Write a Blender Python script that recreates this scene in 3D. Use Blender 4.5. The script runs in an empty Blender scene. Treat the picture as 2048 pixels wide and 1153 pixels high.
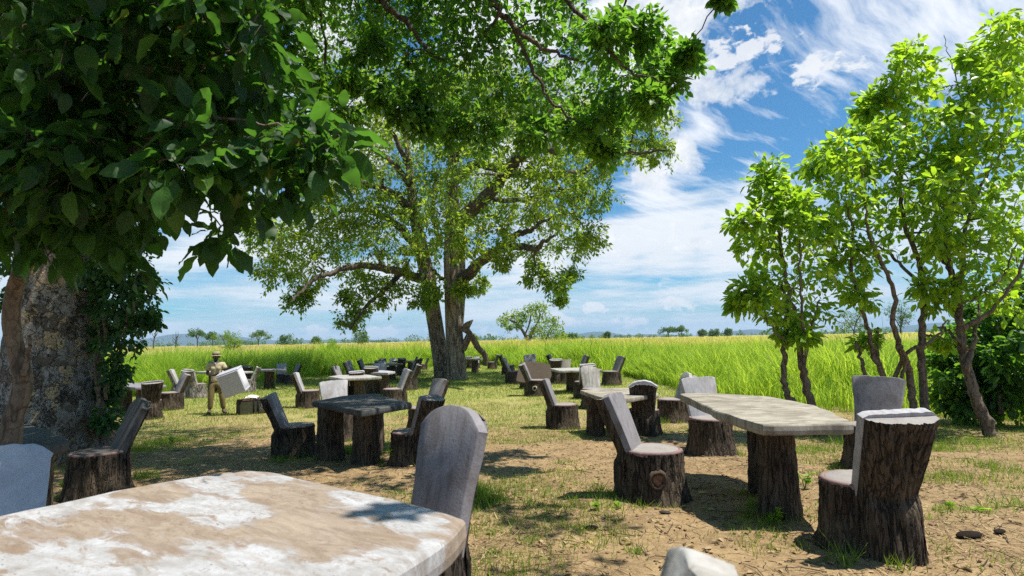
import bpy, math, random
import numpy as np
from mathutils import Vector, Matrix, Euler

S = bpy.context.scene
COL = S.collection
R = math.radians
rng = np.random.default_rng(7)
random.seed(7)

# ---------------------------------------------------------------- camera
F = 1138.0                                   # focal length in pixels of a 2048 wide frame (20 mm)
PITCH, ROLL = math.atan(103 / F), math.atan(0.019)
CAM = np.array([0.0, 0.0, 1.26])
_r, _f, _u = np.array([1., 0, 0]), np.array([0, math.cos(PITCH), math.sin(PITCH)]), np.array([0, -math.sin(PITCH), math.cos(PITCH)])
RIGHT = _r * math.cos(ROLL) - _u * math.sin(ROLL)
UP = _u * math.cos(ROLL) + _r * math.sin(ROLL)
FWD = _f
cam = bpy.data.cameras.new('camera')
cam_ob = bpy.data.objects.new('camera', cam)
COL.objects.link(cam_ob)
cam.lens, cam.sensor_width, cam.clip_start, cam.clip_end = 36 * F / 2048, 36, 0.05, 40000
M3 = Matrix((RIGHT, UP, -FWD)).transposed()
cam_ob.matrix_world = Matrix.Translation(Vector(CAM)) @ M3.to_4x4()
cam.dof.use_dof, cam.dof.focus_distance, cam.dof.aperture_fstop = True, 5.5, 5.0
S.camera = cam_ob

# ---------------------------------------------------------------- light
SUN_TO = Vector((0.42, -0.08, 1.0)).normalized()      # direction towards the sun: high, to the right
SUN_EL = math.asin(SUN_TO.z)
SUN_AZ = math.atan2(SUN_TO.x, SUN_TO.y)
sl = bpy.data.lights.new('sun', 'SUN')
sl.energy, sl.angle, sl.color = 4.3, R(0.53), (1.0, 0.95, 0.86)
so = bpy.data.objects.new('sun', sl)
COL.objects.link(so)
so.rotation_euler = (-SUN_TO).to_track_quat('-Z', 'Y').to_euler()
so.location = (8, -4, 30)

S.view_settings.view_transform = 'Standard'
S.view_settings.look = 'None'
S.view_settings.exposure = 0.84
S.view_settings.gamma = 1.0
S.view_settings.use_curve_mapping = False
S.render.engine = 'CYCLES'
S.cycles.max_bounces = 8
S.cycles.diffuse_bounces = 4
S.cycles.glossy_bounces = 2
S.cycles.transmission_bounces = 4
S.cycles.volume_bounces = 0
S.cycles.sample_clamp_indirect = 4
S.cycles.sample_clamp_direct = 12
S.cycles.use_denoising = False


class NT:
    """small helper round a node tree"""
    def __init__(self, nt):
        self.nt = nt
        nt.nodes.clear()
    def n(self, typ, **kw):
        nd = self.nt.nodes.new(typ)
        for k, v in kw.items():
            if k.startswith('i_'):
                key = k[2:]
                key = int(key) if key.isdigit() else key.replace('_', ' ')
                self.put(nd.inputs[key], v)
            else:
                setattr(nd, k, v)
        return nd
    def put(self, sock, v):
        if isinstance(v, bpy.types.NodeSocket):
            self.nt.links.new(v, sock)
        elif isinstance(v, bpy.types.Node):
            self.nt.links.new(v.outputs[0], sock)
        else:
            if hasattr(sock.default_value, '__len__') and not hasattr(v, '__len__'):
                v = (v,) * len(sock.default_value)
            if hasattr(sock.default_value, '__len__') and len(sock.default_value) == 4 and len(v) == 3:
                v = tuple(v) + (1,)
            sock.default_value = v
    def math(self, op, a, b=0.0, c=None, clamp=False):
        nd = self.n('ShaderNodeMath', operation=op, use_clamp=clamp)
        self.put(nd.inputs[0], a)
        self.put(nd.inputs[1], b)
        if c is not None:
            self.put(nd.inputs[2], c)
        return nd.outputs[0]
    def vmath(self, op, a, b=(0, 0, 0)):
        nd = self.n('ShaderNodeVectorMath', operation=op)
        self.put(nd.inputs[0], a)
        self.put(nd.inputs[1], b)
        return nd.outputs[1] if op in ('DOT_PRODUCT', 'LENGTH', 'DISTANCE') else nd.outputs[0]
    def ramp(self, fac, stops, interp='LINEAR'):
        nd = self.n('ShaderNodeValToRGB')
        nd.color_ramp.interpolation = interp
        el = nd.color_ramp.elements
        while len(el) < len(stops):
            el.new(0.5)
        for e, (p, c) in zip(el, stops):
            e.position = p
            e.color = (c, c, c, 1) if not hasattr(c, '__len__') else (tuple(c) + (1,))[:4]
        self.put(nd.inputs[0], fac)
        return nd.outputs[0]
    def mix(self, fac, a, b, mode='MIX'):
        nd = self.n('ShaderNodeMix', data_type='RGBA', blend_type=mode)
        self.put(nd.inputs[0], fac)
        self.put(nd.inputs[6], a)
        self.put(nd.inputs[7], b)
        return nd.outputs[2]
    def noise(self, vec, scale, detail=4, rough=0.55, dist=0.0):
        nd = self.n('ShaderNodeTexNoise')
        self.put(nd.inputs['Vector'], vec)
        nd.inputs['Scale'].default_value = scale
        nd.inputs['Detail'].default_value = detail
        nd.inputs['Roughness'].default_value = rough
        nd.inputs['Distortion'].default_value = dist
        return nd.outputs[0]
    def noisec(self, vec, scale, detail=3):
        nd = self.n('ShaderNodeTexNoise')
        self.put(nd.inputs['Vector'], vec)
        nd.inputs['Scale'].default_value = scale
        nd.inputs['Detail'].default_value = detail
        return nd.outputs[1]
    def vor(self, vec, scale, feature='F1', rand=1.0):
        nd = self.n('ShaderNodeTexVoronoi', feature=feature)
        self.put(nd.inputs['Vector'], vec)
        nd.inputs['Scale'].default_value = scale
        nd.inputs['Randomness'].default_value = rand
        return nd
    def scale(self, vec, s):
        return self.vmath('MULTIPLY', vec, s)
    def bump(self, h, strength=0.5, dist=0.02, normal=None):
        nd = self.n('ShaderNodeBump')
        nd.inputs['Strength'].default_value = strength
        nd.inputs['Distance'].default_value = dist
        self.put(nd.inputs['Height'], h)
        if normal is not None:
            self.put(nd.inputs['Normal'], normal)
        return nd.outputs[0]


def sdir(px, py):
    v = (px - 1024) / F * RIGHT + (576.5 - py) / F * UP + FWD
    return v


# world: Nishita sky with clouds laid out by direction
W = bpy.data.worlds.new('World')
S.world = W
W.use_nodes = True
t = NT(W.node_tree)
sky = t.n('ShaderNodeTexSky', sky_type='NISHITA')
sky.sun_disc = False
sky.sun_elevation = SUN_EL
sky.sun_rotation = SUN_AZ
sky.air_density, sky.dust_density, sky.ozone_density, sky.altitude = 1.0, 0.6, 2.5, 300
tc = t.n('ShaderNodeTexCoord')
dirv = t.vmath('NORMALIZE', tc.outputs['Generated'])
sep = t.n('ShaderNodeSeparateXYZ')
t.put(sep.inputs[0], dirv)
# cloud plane coordinates: direction pushed onto a slightly curved ceiling
zz = t.math('ADD', t.math('MAXIMUM', sep.outputs[2], 0.0), 0.12)
pl = t.n('ShaderNodeCombineXYZ')
t.put(pl.inputs[0], t.math('DIVIDE', sep.outputs[0], zz))
t.put(pl.inputs[1], t.math('DIVIDE', sep.outputs[1], zz))
plane = pl.outputs[0]
warp = t.vmath('ADD', plane, t.scale(t.noisec(plane, 1.3, 3), (0.9, 0.9, 0)))
n_big = t.noise(warp, 1.1, 6, 0.58)
n_det = t.noise(t.vmath('ADD', dirv, (3.1, 0.4, 1.7)), 9.0, 8, 0.62, 0.25)
n_fine = t.noise(t.vmath('ADD', dirv, (1.7, 8.4, 2.2)), 26.0, 6, 0.6, 0.2)
# streaky cirrus noise: stretched along one direction of the cloud plane
rot = t.n('ShaderNodeVectorRotate', rotation_type='Z_AXIS')
t.put(rot.inputs['Vector'], plane)
rot.inputs['Angle'].default_value = R(-38)
n_cir = t.noise(t.scale(t.vmath('ADD', rot.outputs[0], t.scale(t.noisec(plane, 2.2, 3), (0.12, 0.12, 0))), (2.0, 9.0, 1)), 1.4, 7, 0.62)


def blob(px, py, rad, soft=1.0):
    c = sdir(px, py)
    c = c / np.linalg.norm(c)
    dd = t.vmath('DISTANCE', dirv, tuple(c))
    return t.math('SUBTRACT', 1.0, t.math('DIVIDE', dd, rad / F * soft), clamp=True)


def flatblob(px, py, rad):
    c = sdir(px, py)
    c = c / np.linalg.norm(c)
    dd = t.vmath('LENGTH', t.scale(t.vmath('SUBTRACT', dirv, tuple(c)), (1, 1, 2.6)))
    return t.math('SUBTRACT', 1.0, t.math('DIVIDE', dd, rad / F), clamp=True)


def vmax(a):
    o = a[0]
    for b in a[1:]:
        o = t.math('MAXIMUM', o, b)
    return o


cum = vmax([blob(*a) for a in ((1235, 0, 190), (1320, 50, 180), (1375, 140, 130), (1320, 215, 110), (1370, 300, 75), (1300, 345, 70),
                               (1210, 150, 120), (1120, 60, 180), (960, 30, 150), (1000, 330, 130), (700, 320, 140), (640, 60, 90), (620, 110, 60), (200, 300, 200), (480, 230, 140))])
cmask = t.math('ADD', t.math('MULTIPLY', cum, 0.95), t.math('MULTIPLY', t.math('SUBTRACT', n_det, 0.5), 2.9))
cmask = t.ramp(cmask, [(0.26, 0.0), (0.42, 0.6), (0.70, 1.0)])
cir = vmax([blob(*a) for a in ((1780, 10, 190), (1850, 60, 170), (1960, 0, 220), (1640, 128, 55), (1400, 262, 60), (1520, 392, 90), (1310, 388, 90), (2060, 30, 150))])
irm = t.math('ADD', t.math('MULTIPLY', cir, 0.85), t.math('MULTIPLY', t.math('SUBTRACT', n_cir, 0.5), 2.1))
irm = t.ramp(irm, [(0.12, 0.0), (0.70, 0.75), (1.1, 0.95)])
# low stratus towards the horizon
el = sep.outputs[2]
low = t.ramp(el, [(0.0, 1.0), (0.17, 0.92), (0.27, 0.0), (1.0, 0.0)])
n_str = t.noise(t.scale(t.vmath('ADD', dirv, t.scale(t.noisec(dirv, 3.0, 3), (0.05, 0.05, 0.02))), (2.2, 2.2, 17.0)), 1.5, 7, 0.6)
strm = t.math('MULTIPLY', low, t.ramp(n_str, [(0.33, 0.05), (0.56, 1.0)]))
cap = vmax([blob(*a) for a in ((1330, 480, 210), (1450, 500, 160), (1240, 500, 150), (430, 430, 170), (1520, 450, 120), (1080, 520, 120), (620, 500, 120), (760, 560, 120))])
capm = t.ramp(t.math('ADD', cap, t.math('MULTIPLY', t.math('SUBTRACT', n_str, 0.5), 1.8)), [(0.3, 0.0), (0.75, 0.95)])
puff = vmax([flatblob(*a) for a in ((1490, 95, 120), (1640, 132, 100), (325, 680, 90), (485, 664, 50), (1350, 602, 80), (1195, 616, 70), (880, 660, 90), (985, 672, 80), (630, 664, 70), (1260, 646, 80), (1120, 640, 80), (760, 664, 60))])
n_puf = t.noise(t.scale(t.vmath('ADD', dirv, (0.4, 0.9, 0.2)), (1, 1, 1.7)), 30.0, 7, 0.6, 0.3)
puffm = t.ramp(t.math('ADD', t.math('MULTIPLY', puff, 0.95), t.math('MULTIPLY', t.math('SUBTRACT', n_puf, 0.5), 2.6)), [(0.5, 0.0), (0.72, 0.85)])
general = t.math('MULTIPLY', t.ramp(n_big, [(0.56, 0.0), (0.72, 0.8)]), t.ramp(sep.outputs[1], [(0.0, 1.0), (0.25, 0.25), (0.5, 0.0)]))   # scattered cloud elsewhere in the sky
deep = t.mix(1.0, sky.outputs[0], (0.46, 0.92, 1.12), 'MULTIPLY')
c0 = t.mix(strm, deep, t.mix(t.ramp(n_str, [(0.4, 0.0), (0.72, 1.0)]), (4.3, 5.7, 6.8), (7.6, 8.1, 8.5)))
c0 = t.mix(capm, c0, t.mix(n_str, (6.6, 7.1, 7.7), (8.0, 8.3, 8.7)))
c0 = t.mix(general, c0, (7.5, 7.8, 8.2))
c0 = t.mix(irm, c0, t.mix(n_cir, (6.9, 7.4, 8.1), (8.8, 9.0, 9.4)))
c0 = t.mix(puffm, c0, (7.6, 7.8, 8.1))
shade = t.ramp(n_fine, [(0.3, (5.9, 6.4, 7.1)), (0.55, (7.8, 8.0, 8.3)), (0.66, (9.2, 9.3, 9.4))])
c0 = t.mix(cmask, c0, shade)
SKY_STRENGTH = 0.069
bg = t.n('ShaderNodeBackground', i_Strength=SKY_STRENGTH)
t.put(bg.inputs[0], c0)
wo = t.n('ShaderNodeOutputWorld')
t.put(wo.inputs[0], bg.outputs[0])


# ---------------------------------------------------------------- terrain function and pixel -> world helpers
def sstep(a, b, x):
    x = np.clip((np.asarray(x, float) - a) / (b - a), 0, 1)
    return x * x * (3 - 2 * x)


def gz(x, y):
    return -0.47 * sstep(2.0, 12.5, y)


def ray(px, py):
    return sdir(px, py)


def P(px, py, d):
    v = ray(px, py)
    return CAM + v * (d / v[1])


def G(px, py):
    """point of the ground seen at that pixel"""
    v = ray(px, py)
    lo = 0.3
    for _ in range(4000):
        p = CAM + v * lo
        if p[2] <= gz(p[0], p[1]):
            break
        lo *= 1.004
    return CAM + v * lo


def at_h(px, py, h, d0):
    """point seen at that pixel at height h above the ground level found at distance d0"""
    v = ray(px, py)
    z = gz(0, d0) + h
    return CAM + v * ((z - CAM[2]) / v[2])


def GX(px, d):
    v = ray(px, 690)
    p = CAM + v * (d / v[1])
    return np.array([p[0], p[1], float(gz(p[0], p[1]))])


def project(p):
    q = np.asarray(p) - CAM
    z = q @ FWD
    return 1024 + F * (q @ RIGHT) / z, 576.5 - F * (q @ UP) / z, z


# ---------------------------------------------------------------- mesh helpers
def mesh_fast(name, verts, faces_list, mats, mat_idx=None, smooth=True, attrs=None):
    """verts (n,3); faces_list: list of (m,k) int arrays"""
    me = bpy.data.meshes.new(name)
    verts = np.ascontiguousarray(verts, dtype=np.float32)
    me.vertices.add(len(verts))
    me.vertices.foreach_set('co', verts.ravel())
    fl = [np.asarray(f, dtype=np.int32) for f in faces_list if len(f)]
    loops = np.concatenate([f.ravel() for f in fl])
    tot = np.concatenate([np.full(len(f), f.shape[1], np.int32) for f in fl])
    start = np.concatenate([[0], np.cumsum(tot)[:-1]]).astype(np.int32)
    me.loops.add(len(loops))
    me.loops.foreach_set('vertex_index', loops)
    me.polygons.add(len(tot))
    me.polygons.foreach_set('loop_start', start)
    if mat_idx is not None:
        me.polygons.foreach_set('material_index', np.asarray(mat_idx, np.int32))
    me.update(calc_edges=True)
    me.polygons.foreach_set('use_smooth', np.full(len(tot), bool(smooth)))
    for k, v in (attrs or {}).items():
        a = me.attributes.new(k, 'FLOAT', 'POINT')
        a.data.foreach_set('value', np.asarray(v, np.float32))
    for m in (mats if isinstance(mats, (list, tuple)) else [mats]):
        me.materials.append(m)
    return me


class MB:
    """collects shapes, then builds ONE mesh"""
    def __init__(self):
        self.v, self.f, self.n, self.a = [], {}, 0, []
    def add(self, verts, faces, mi=0, tint=None):
        verts = np.asarray(verts, float)
        for f in faces:
            f = np.asarray(f, int)
            if f.ndim == 1:
                f = f[None]
            self.f.setdefault((f.shape[1], mi), []).append(f + self.n)
        self.v.append(verts)
        self.a.append(np.full(len(verts), 0.5) if tint is None else np.broadcast_to(np.asarray(tint, float), (len(verts),)))
        self.n += len(verts)
    def grid(self, pts, wrap_u=False, mi=0, tint=None):
        """pts (rows, cols, 3)"""
        r, c = pts.shape[:2]
        i = np.arange(r - 1)[:, None]
        j = np.arange(c if wrap_u else c - 1)[None]
        j2 = (j + 1) % c
        q = np.stack([i * c + j, i * c + j2, (i + 1) * c + j2, (i + 1) * c + j], -1).reshape(-1, 4)
        self.add(pts.reshape(-1, 3), [q], mi, tint)
    def tube(self, pts, rad, seg=8, mi=0, cap=True, tint=None, rough=0.0, rs=None):
        pts = np.asarray(pts, float)
        rad = np.broadcast_to(np.asarray(rad, float), (len(pts),))
        tan = np.gradient(pts, axis=0)
        tan /= np.linalg.norm(tan, axis=1)[:, None] + 1e-9
        ref = np.array([1., 0, 0]) if abs(tan[0][0]) < 0.8 else np.array([0, 1., 0])
        a = np.linspace(0, 2 * np.pi, seg, endpoint=False)
        rows = []
        nrm = None
        for k in range(len(pts)):
            if nrm is None:
                nrm = np.cross(tan[k], ref)
            nrm = nrm - tan[k] * (nrm @ tan[k])
            nrm /= np.linalg.norm(nrm) + 1e-9
            b = np.cross(tan[k], nrm)
            rr = rad[k]
            if rough:
                rr = rr * (1 + rough * (rs.random(seg) - 0.5))
            rows.append(pts[k] + (np.cos(a)[:, None] * nrm + np.sin(a)[:, None] * b) * np.reshape(rr, (-1, 1)))
        rows = np.array(rows)
        self.grid(rows, True, mi, tint)
        if cap:
            o = self.n - rows.shape[0] * seg
            for base, flip in ((o, True), (o + (len(pts) - 1) * seg, False)):
                idx = base + np.arange(seg)
                self.f.setdefault((seg, mi), []).append((idx[::-1] if flip else idx)[None])
    def box(self, c, s, rot=None, mi=0, bev=0.0):
        sx, sy, sz = np.array(s) / 2
        b = bev
        lay = []
        for z, k in ((-sz, b), (-sz + b, 0), (sz - b, 0), (sz, b)) if b else ((-sz, 0), (sz, 0)):
            x, y = sx - k, sy - k
            c2 = b * 0.7
            if b:
                lay.append([(x - c2, -y, z), (x, -y + c2, z), (x, y - c2, z), (x - c2, y, z), (-x + c2, y, z), (-x, y - c2, z), (-x, -y + c2, z), (-x + c2, -y, z)])
            else:
                lay.append([(x, -y, z), (x, y, z), (-x, y, z), (-x, -y, z)])
        lay = np.array(lay, float)
        if rot is not None:
            lay = lay @ np.array(rot.to_matrix() if hasattr(rot, 'to_matrix') else rot).T
        lay = lay + np.array(c)
        n = lay.shape[1]
        self.grid(lay, True, mi)
        o = self.n - lay.shape[0] * n
        self.f.setdefault((n, mi), []).append((o + np.arange(n))[::-1][None])
        self.f.setdefault((n, mi), []).append((o + (len(lay) - 1) * n + np.arange(n))[None])
    def lathe(self, prof, seg=16, c=(0, 0, 0), mi=0, cap=True):
        a = np.linspace(0, 2 * np.pi, seg, endpoint=False)
        rows = np.array([[(r * math.cos(k), r * math.sin(k), z) for k in a] for r, z in prof]) + np.array(c)
        self.grid(rows, True, mi)
        if cap:
            o = self.n - rows.shape[0] * seg
            self.f.setdefault((seg, mi), []).append((o + np.arange(seg))[::-1][None])
            self.f.setdefault((seg, mi), []).append((o + (len(prof) - 1) * seg + np.arange(seg))[None])
    def mesh(self, name, mats, smooth=True, attr=True):
        fl, mi = [], []
        for (k, m), arrs in self.f.items():
            a = np.concatenate(arrs)
            fl.append(a)
            mi.append(np.full(len(a), m))
        return mesh_fast(name, np.concatenate(self.v), fl, mats, np.concatenate(mi), smooth, {'tint': np.concatenate(self.a)} if attr else None)


def sharp(me, deg=35):
    try:
        me.set_sharp_from_angle(angle=R(deg))
    except Exception:
        pass
    return me


def link(name, me, parent=None, loc=None, rot=None, scl=None, kind=None):
    o = bpy.data.objects.new(name, me)
    COL.objects.link(o)
    if parent is not None:
        o.parent = parent
    if loc is not None:
        o.location = loc
    if rot is not None:
        o.rotation_euler = rot
    if scl is not None:
        o.scale = scl if hasattr(scl, '__len__') else (scl,) * 3
    if kind:
        o['kind'] = kind
    return o


def thing(name, label, cat, loc=(0, 0, 0), rz=0.0, group=None, scl=1.0):
    o = bpy.data.objects.new(name, None)
    COL.objects.link(o)
    o.empty_display_size = 0.2
    o.location = loc
    o.rotation_euler = (0, 0, rz)
    o.scale = (scl,) * 3
    tag(o, label, cat, group)
    return o


def tag(o, label, cat, group=None):
    o['label'], o['category'] = label, cat
    if group:
        o['group'] = group
    return o


# ---------------------------------------------------------------- materials
def mat(name):
    m = bpy.data.materials.new(name)
    m.use_nodes = True
    t = NT(m.node_tree)
    out = t.n('ShaderNodeOutputMaterial')
    return m, t, out


def principled(t, out, color, rough=0.85, normal=None, spec=0.3):
    b = t.n('ShaderNodeBsdfPrincipled')
    t.put(b.inputs['Base Color'], color)
    t.put(b.inputs['Roughness'], rough)
    b.inputs['Specular IOR Level'].default_value = spec
    if normal is not None:
        t.put(b.inputs['Normal'], normal)
    t.put(out.inputs[0], b.outputs[0])
    return b


def m_plain(name, col, rough=0.8, spec=0.3, var=0.25, nscale=6.0, bump=0.2):
    m, t, out = mat(name)
    tc = t.n('ShaderNodeTexCoord').outputs['Object']
    n = t.noise(tc, nscale, 5)
    c = t.mix(t.ramp(n, [(0.3, 0.0), (0.7, 1.0)]), tuple(k * (1 - var) for k in col), tuple(min(1, k * (1 + var)) for k in col))
    principled(t, out, c, rough, t.bump(t.noise(tc, nscale * 6, 3), bump, 0.01) if bump else None, spec)
    return m


def m_bark(name, dark, mid, light, zs=0.16, scale=18.0, bump=0.9, dist=0.03, use_rand=True):
    """vertical fissured bark"""
    m, t, out = mat(name)
    tc = t.n('ShaderNodeTexCoord').outputs['Object']
    v = t.vmath('ADD', tc, t.scale(t.noisec(tc, 5.0, 3), (0.06, 0.06, 0.1)))
    v = t.scale(v, (1, 1, zs))
    if use_rand:
        oi = t.n('ShaderNodeObjectInfo')
        rr = t.math('MULTIPLY', oi.outputs['Random'], 30.0)
        cx = t.n('ShaderNodeCombineXYZ')
        t.put(cx.inputs[0], rr)
        v = t.vmath('ADD', v, cx.outputs[0])
    r1 = t.math('ABSOLUTE', t.math('SUBTRACT', t.noise(v, scale * 0.75, 2, 0.5), 0.5))
    r2 = t.math('ABSOLUTE', t.math('SUBTRACT', t.noise(t.vmath('ADD', v, (3.7, 1.2, 0.4)), scale * 1.5, 2, 0.5), 0.5))
    edge = t.math('MULTIPLY', t.ramp(r1, [(0.0, 0.0), (0.045, 0.8), (0.11, 1.0)]), t.ramp(r2, [(0.0, 0.35), (0.04, 1.0)]))
    n = t.noise(v, scale * 1.6, 7, 0.65)
    n2 = t.noise(tc, 3.2, 4, 0.6)
    n3 = t.noise(tc, 60, 3, 0.6)
    h = t.math('ADD', t.math('MULTIPLY', edge, 0.7), t.math('ADD', t.math('MULTIPLY', n, 0.6), t.math('MULTIPLY', n3, 0.12)))
    c = t.mix(t.ramp(n, [(0.3, 0.0), (0.72, 1.0)]), mid, light)
    c = t.mix(edge, dark, c)
    c = t.mix(t.math('MULTIPLY', t.ramp(n2, [(0.45, 0.0), (0.7, 1.0)]), 0.55), c, tuple(0.62 * a + 0.38 * b for a, b in zip(light, (0.20, 0.15, 0.09))))
    principled(t, out, c, 0.85, t.bump(h, bump, dist), 0.25)
    return m


def m_concrete(name, col, stain, amount=0.5, streak=True, rough=0.82, spots=True, bscale=7.0, grain=False):
    m, t, out = mat(name)
    tc = t.n('ShaderNodeTexCoord').outputs['Object']
    oi = t.n('ShaderNodeObjectInfo')
    cx = t.n('ShaderNodeCombineXYZ')
    t.put(cx.inputs[1], t.math('MULTIPLY', oi.outputs['Random'], 23.0))
    v = t.vmath('ADD', tc, cx.outputs[0])
    n = t.noise(v, bscale, 6, 0.62, 0.4)
    ns = t.noise(t.scale(v, (6, 9, 0.9)), 3.0, 5, 0.6)
    nf = t.noise(v, 70, 4, 0.6)
    c = t.mix(t.ramp(n, [(0.32, 0.0), (0.7, 1.0)]), tuple(0.74 * k for k in col), col)
    if streak:
        c = t.mix(t.math('MULTIPLY', t.ramp(ns, [(0.5, 0.0), (0.75, 1.0)]), amount), c, stain)
    c = t.mix(t.math('MULTIPLY', t.ramp(t.noise(v, 3.1, 5, 0.65, 0.8), [(0.5, 0.0), (0.64, 1.0)]), amount * 0.7), c, stain)
    if grain:
        g1 = t.noise(t.scale(v, (2.0, 9.0, 1.0)), 2.6, 7, 0.66, 0.5)
        c = t.mix(t.math('MULTIPLY', t.ramp(g1, [(0.44, 0.0), (0.62, 1.0)]), 0.75), c, stain)
        g2 = t.noise(t.vmath('ADD', v, (5.1, 2.2, 0)), 1.9, 6, 0.7, 0.8)
        c = t.mix(t.math('MULTIPLY', t.ramp(g2, [(0.50, 0.0), (0.66, 1.0)]), 0.65), c, tuple(0.8 * k for k in stain))
    if spots:
        vo = t.vor(v, 26.0)
        sp = t.math('MULTIPLY', t.ramp(vo.outputs[0], [(0.06, 1.0), (0.16, 0.0)]), t.ramp(t.noise(v, 9, 2), [(0.5, 0.0), (0.62, 0.85)]))
        c = t.mix(sp, c, (0.06, 0.045, 0.035))
    c = t.mix(t.math('MULTIPLY', t.ramp(nf, [(0.4, 0.0), (0.75, 1.0)]), 0.35), c, tuple(0.6 * k for k in col))
    h = t.math('ADD', t.math('MULTIPLY', n, 0.5), t.math('MULTIPLY', nf, 0.35))
    principled(t, out, c, rough, t.bump(h, 0.35, 0.012), 0.3)
    return m


def m_leaf(name, stops, trans=(0.30, 0.55, 0.05), tmix=0.42, rough=0.42, spec=0.45, objrand=False, back=None):
    m, t, out = mat(name)
    if objrand:
        f = t.n('ShaderNodeObjectInfo').outputs['Random']
    else:
        f = t.n('ShaderNodeAttribute', attribute_name='tint').outputs['Fac']
    c = t.ramp(f, stops)
    tc = t.n('ShaderNodeTexCoord').outputs['Object']
    if objrand:
        # midrib and side veins in the leaf's own frame (x along, y across)
        sx = t.n('ShaderNodeSeparateXYZ')
        t.put(sx.inputs[0], tc)
        ay = t.math('ABSOLUTE', sx.outputs[1])
        mid = t.ramp(ay, [(0.0, 1.0), (0.022, 0.0)])
        w = t.math('SINE', t.math('MULTIPLY', t.math('SUBTRACT', sx.outputs[0], t.math('MULTIPLY', ay, 0.8)), 62.0))
        vein = t.math('MAXIMUM', mid, t.math('MULTIPLY', t.ramp(w, [(0.86, 0.0), (1.0, 1.0)]), 0.6))
        c = t.mix(t.math('MULTIPLY', vein, 0.22), c, t.mix(0.5, c, (0.16, 0.28, 0.07)))
        n = t.noise(tc, 7, 4)
        c = t.mix(t.math('MULTIPLY', t.ramp(n, [(0.62, 0.0), (0.72, 1.0)]), 0.35), c, (0.16, 0.15, 0.03))
        nor = t.bump(t.math('SUBTRACT', t.math('MULTIPLY', t.noise(tc, 9, 3), 0.6), vein), 0.18, 0.02)
    else:
        nor = None
    b = t.n('ShaderNodeBsdfPrincipled')
    t.put(b.inputs['Base Color'], c)
    b.inputs['Roughness'].default_value = rough
    b.inputs['Specular IOR Level'].default_value = spec
    tr = t.n('ShaderNodeBsdfTranslucent')
    t.put(tr.inputs[0], t.mix(0.55, t.mix(1.0, c, (2.6, 2.6, 1.5), 'MULTIPLY'), trans))
    if nor is not None:
        t.put(b.inputs['Normal'], nor)
    mx = t.n('ShaderNodeMixShader')
    mx.inputs[0].default_value = tmix
    t.put(mx.inputs[1], b.outputs[0])
    t.put(mx.inputs[2], tr.outputs[0])
    t.put(out.inputs[0], mx.outputs[0])
    return m


BARK_STUMP = m_bark('stump bark', (0.009, 0.007, 0.005), (0.042, 0.031, 0.023), (0.120, 0.090, 0.064), 0.11, 21.0, 0.9, 0.03)
BARK_LEG = m_bark('table leg bark', (0.020, 0.014, 0.010), (0.075, 0.053, 0.036), (0.150, 0.112, 0.076), 0.10, 24.0, 0.8, 0.02)
BARK_MOTTLED = m_bark('weathered pale bark', (0.03, 0.025, 0.02), (0.13, 0.11, 0.09), (0.34, 0.31, 0.28), 0.3, 16.0, 0.9, 0.03)
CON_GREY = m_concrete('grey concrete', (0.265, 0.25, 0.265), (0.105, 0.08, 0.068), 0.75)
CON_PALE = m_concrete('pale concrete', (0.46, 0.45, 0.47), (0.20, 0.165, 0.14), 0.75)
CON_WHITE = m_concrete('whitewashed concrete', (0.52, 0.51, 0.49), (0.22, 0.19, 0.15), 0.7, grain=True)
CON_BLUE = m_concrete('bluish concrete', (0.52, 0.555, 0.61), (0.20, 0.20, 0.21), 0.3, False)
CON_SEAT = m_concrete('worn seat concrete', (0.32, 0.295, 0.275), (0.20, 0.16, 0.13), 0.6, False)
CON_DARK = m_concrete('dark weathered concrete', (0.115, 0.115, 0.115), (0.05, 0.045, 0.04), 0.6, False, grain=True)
CON_TABLE = m_concrete('sun bleached concrete', (0.43, 0.39, 0.315), (0.14, 0.115, 0.085), 0.7, False, bscale=5.0, grain=True)
PINK = m_concrete('pinkish cement rim', (0.27, 0.17, 0.16), (0.12, 0.08, 0.08), 0.5, False, spots=False)
KNOT_RED = m_plain('knot wood', (0.20, 0.10, 0.06), 0.9, 0.2, 0.5, 22, 0.6)
KNOT_PALE = m_plain('pale knot', (0.42, 0.37, 0.30), 0.9, 0.2, 0.3, 22, 0.5)
KNOT_RIM = m_plain('knot rim bark', (0.085, 0.06, 0.042), 0.9, 0.2, 0.5, 30, 0.8)
KNOT_DARK = m_plain('knot hole', (0.012, 0.01, 0.008), 0.95, 0.1, 0.2, 20, 0)

# big near table: whitish crust with tan stains
m, t, out = mat('stained white table concrete')
tc = t.n('ShaderNodeTexCoord').outputs['Object']
rt = t.n('ShaderNodeVectorRotate', rotation_type='Z_AXIS')
t.put(rt.inputs['Vector'], tc)
rt.inputs['Angle'].default_value = R(34)
v0 = t.scale(rt.outputs[0], (1.0, 2.1, 1.0))
vw = t.vmath('ADD', v0, t.scale(t.noisec(tc, 6, 4), (0.30, 0.30, 0)))
big = t.noise(t.vmath('ADD', vw, (4.3, 1.9, 0)), 1.55, 3, 0.5)
crust = t.noise(v0, 7.5, 8, 0.66, 0.6)
fine = t.noise(tc, 60, 5, 0.65)
mott = t.noise(t.scale(rt.outputs[0], (1.0, 3.4, 1.0)), 5.2, 9, 0.70, 0.9)
tan_ = t.mix(t.ramp(mott, [(0.36, 0.0), (0.64, 1.0)]), (0.36, 0.285, 0.21), (0.19, 0.138, 0.095))
white = t.mix(t.ramp(crust, [(0.3, 0.0), (0.62, 1.0)]), (0.25, 0.238, 0.225), (0.435, 0.44, 0.455))
big2 = t.math('ADD', big, t.math('MULTIPLY', t.math('SUBTRACT', mott, 0.5), 0.42))
st = t.ramp(big2, [(0.475, 0.0), (0.535, 0.92)])
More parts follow.
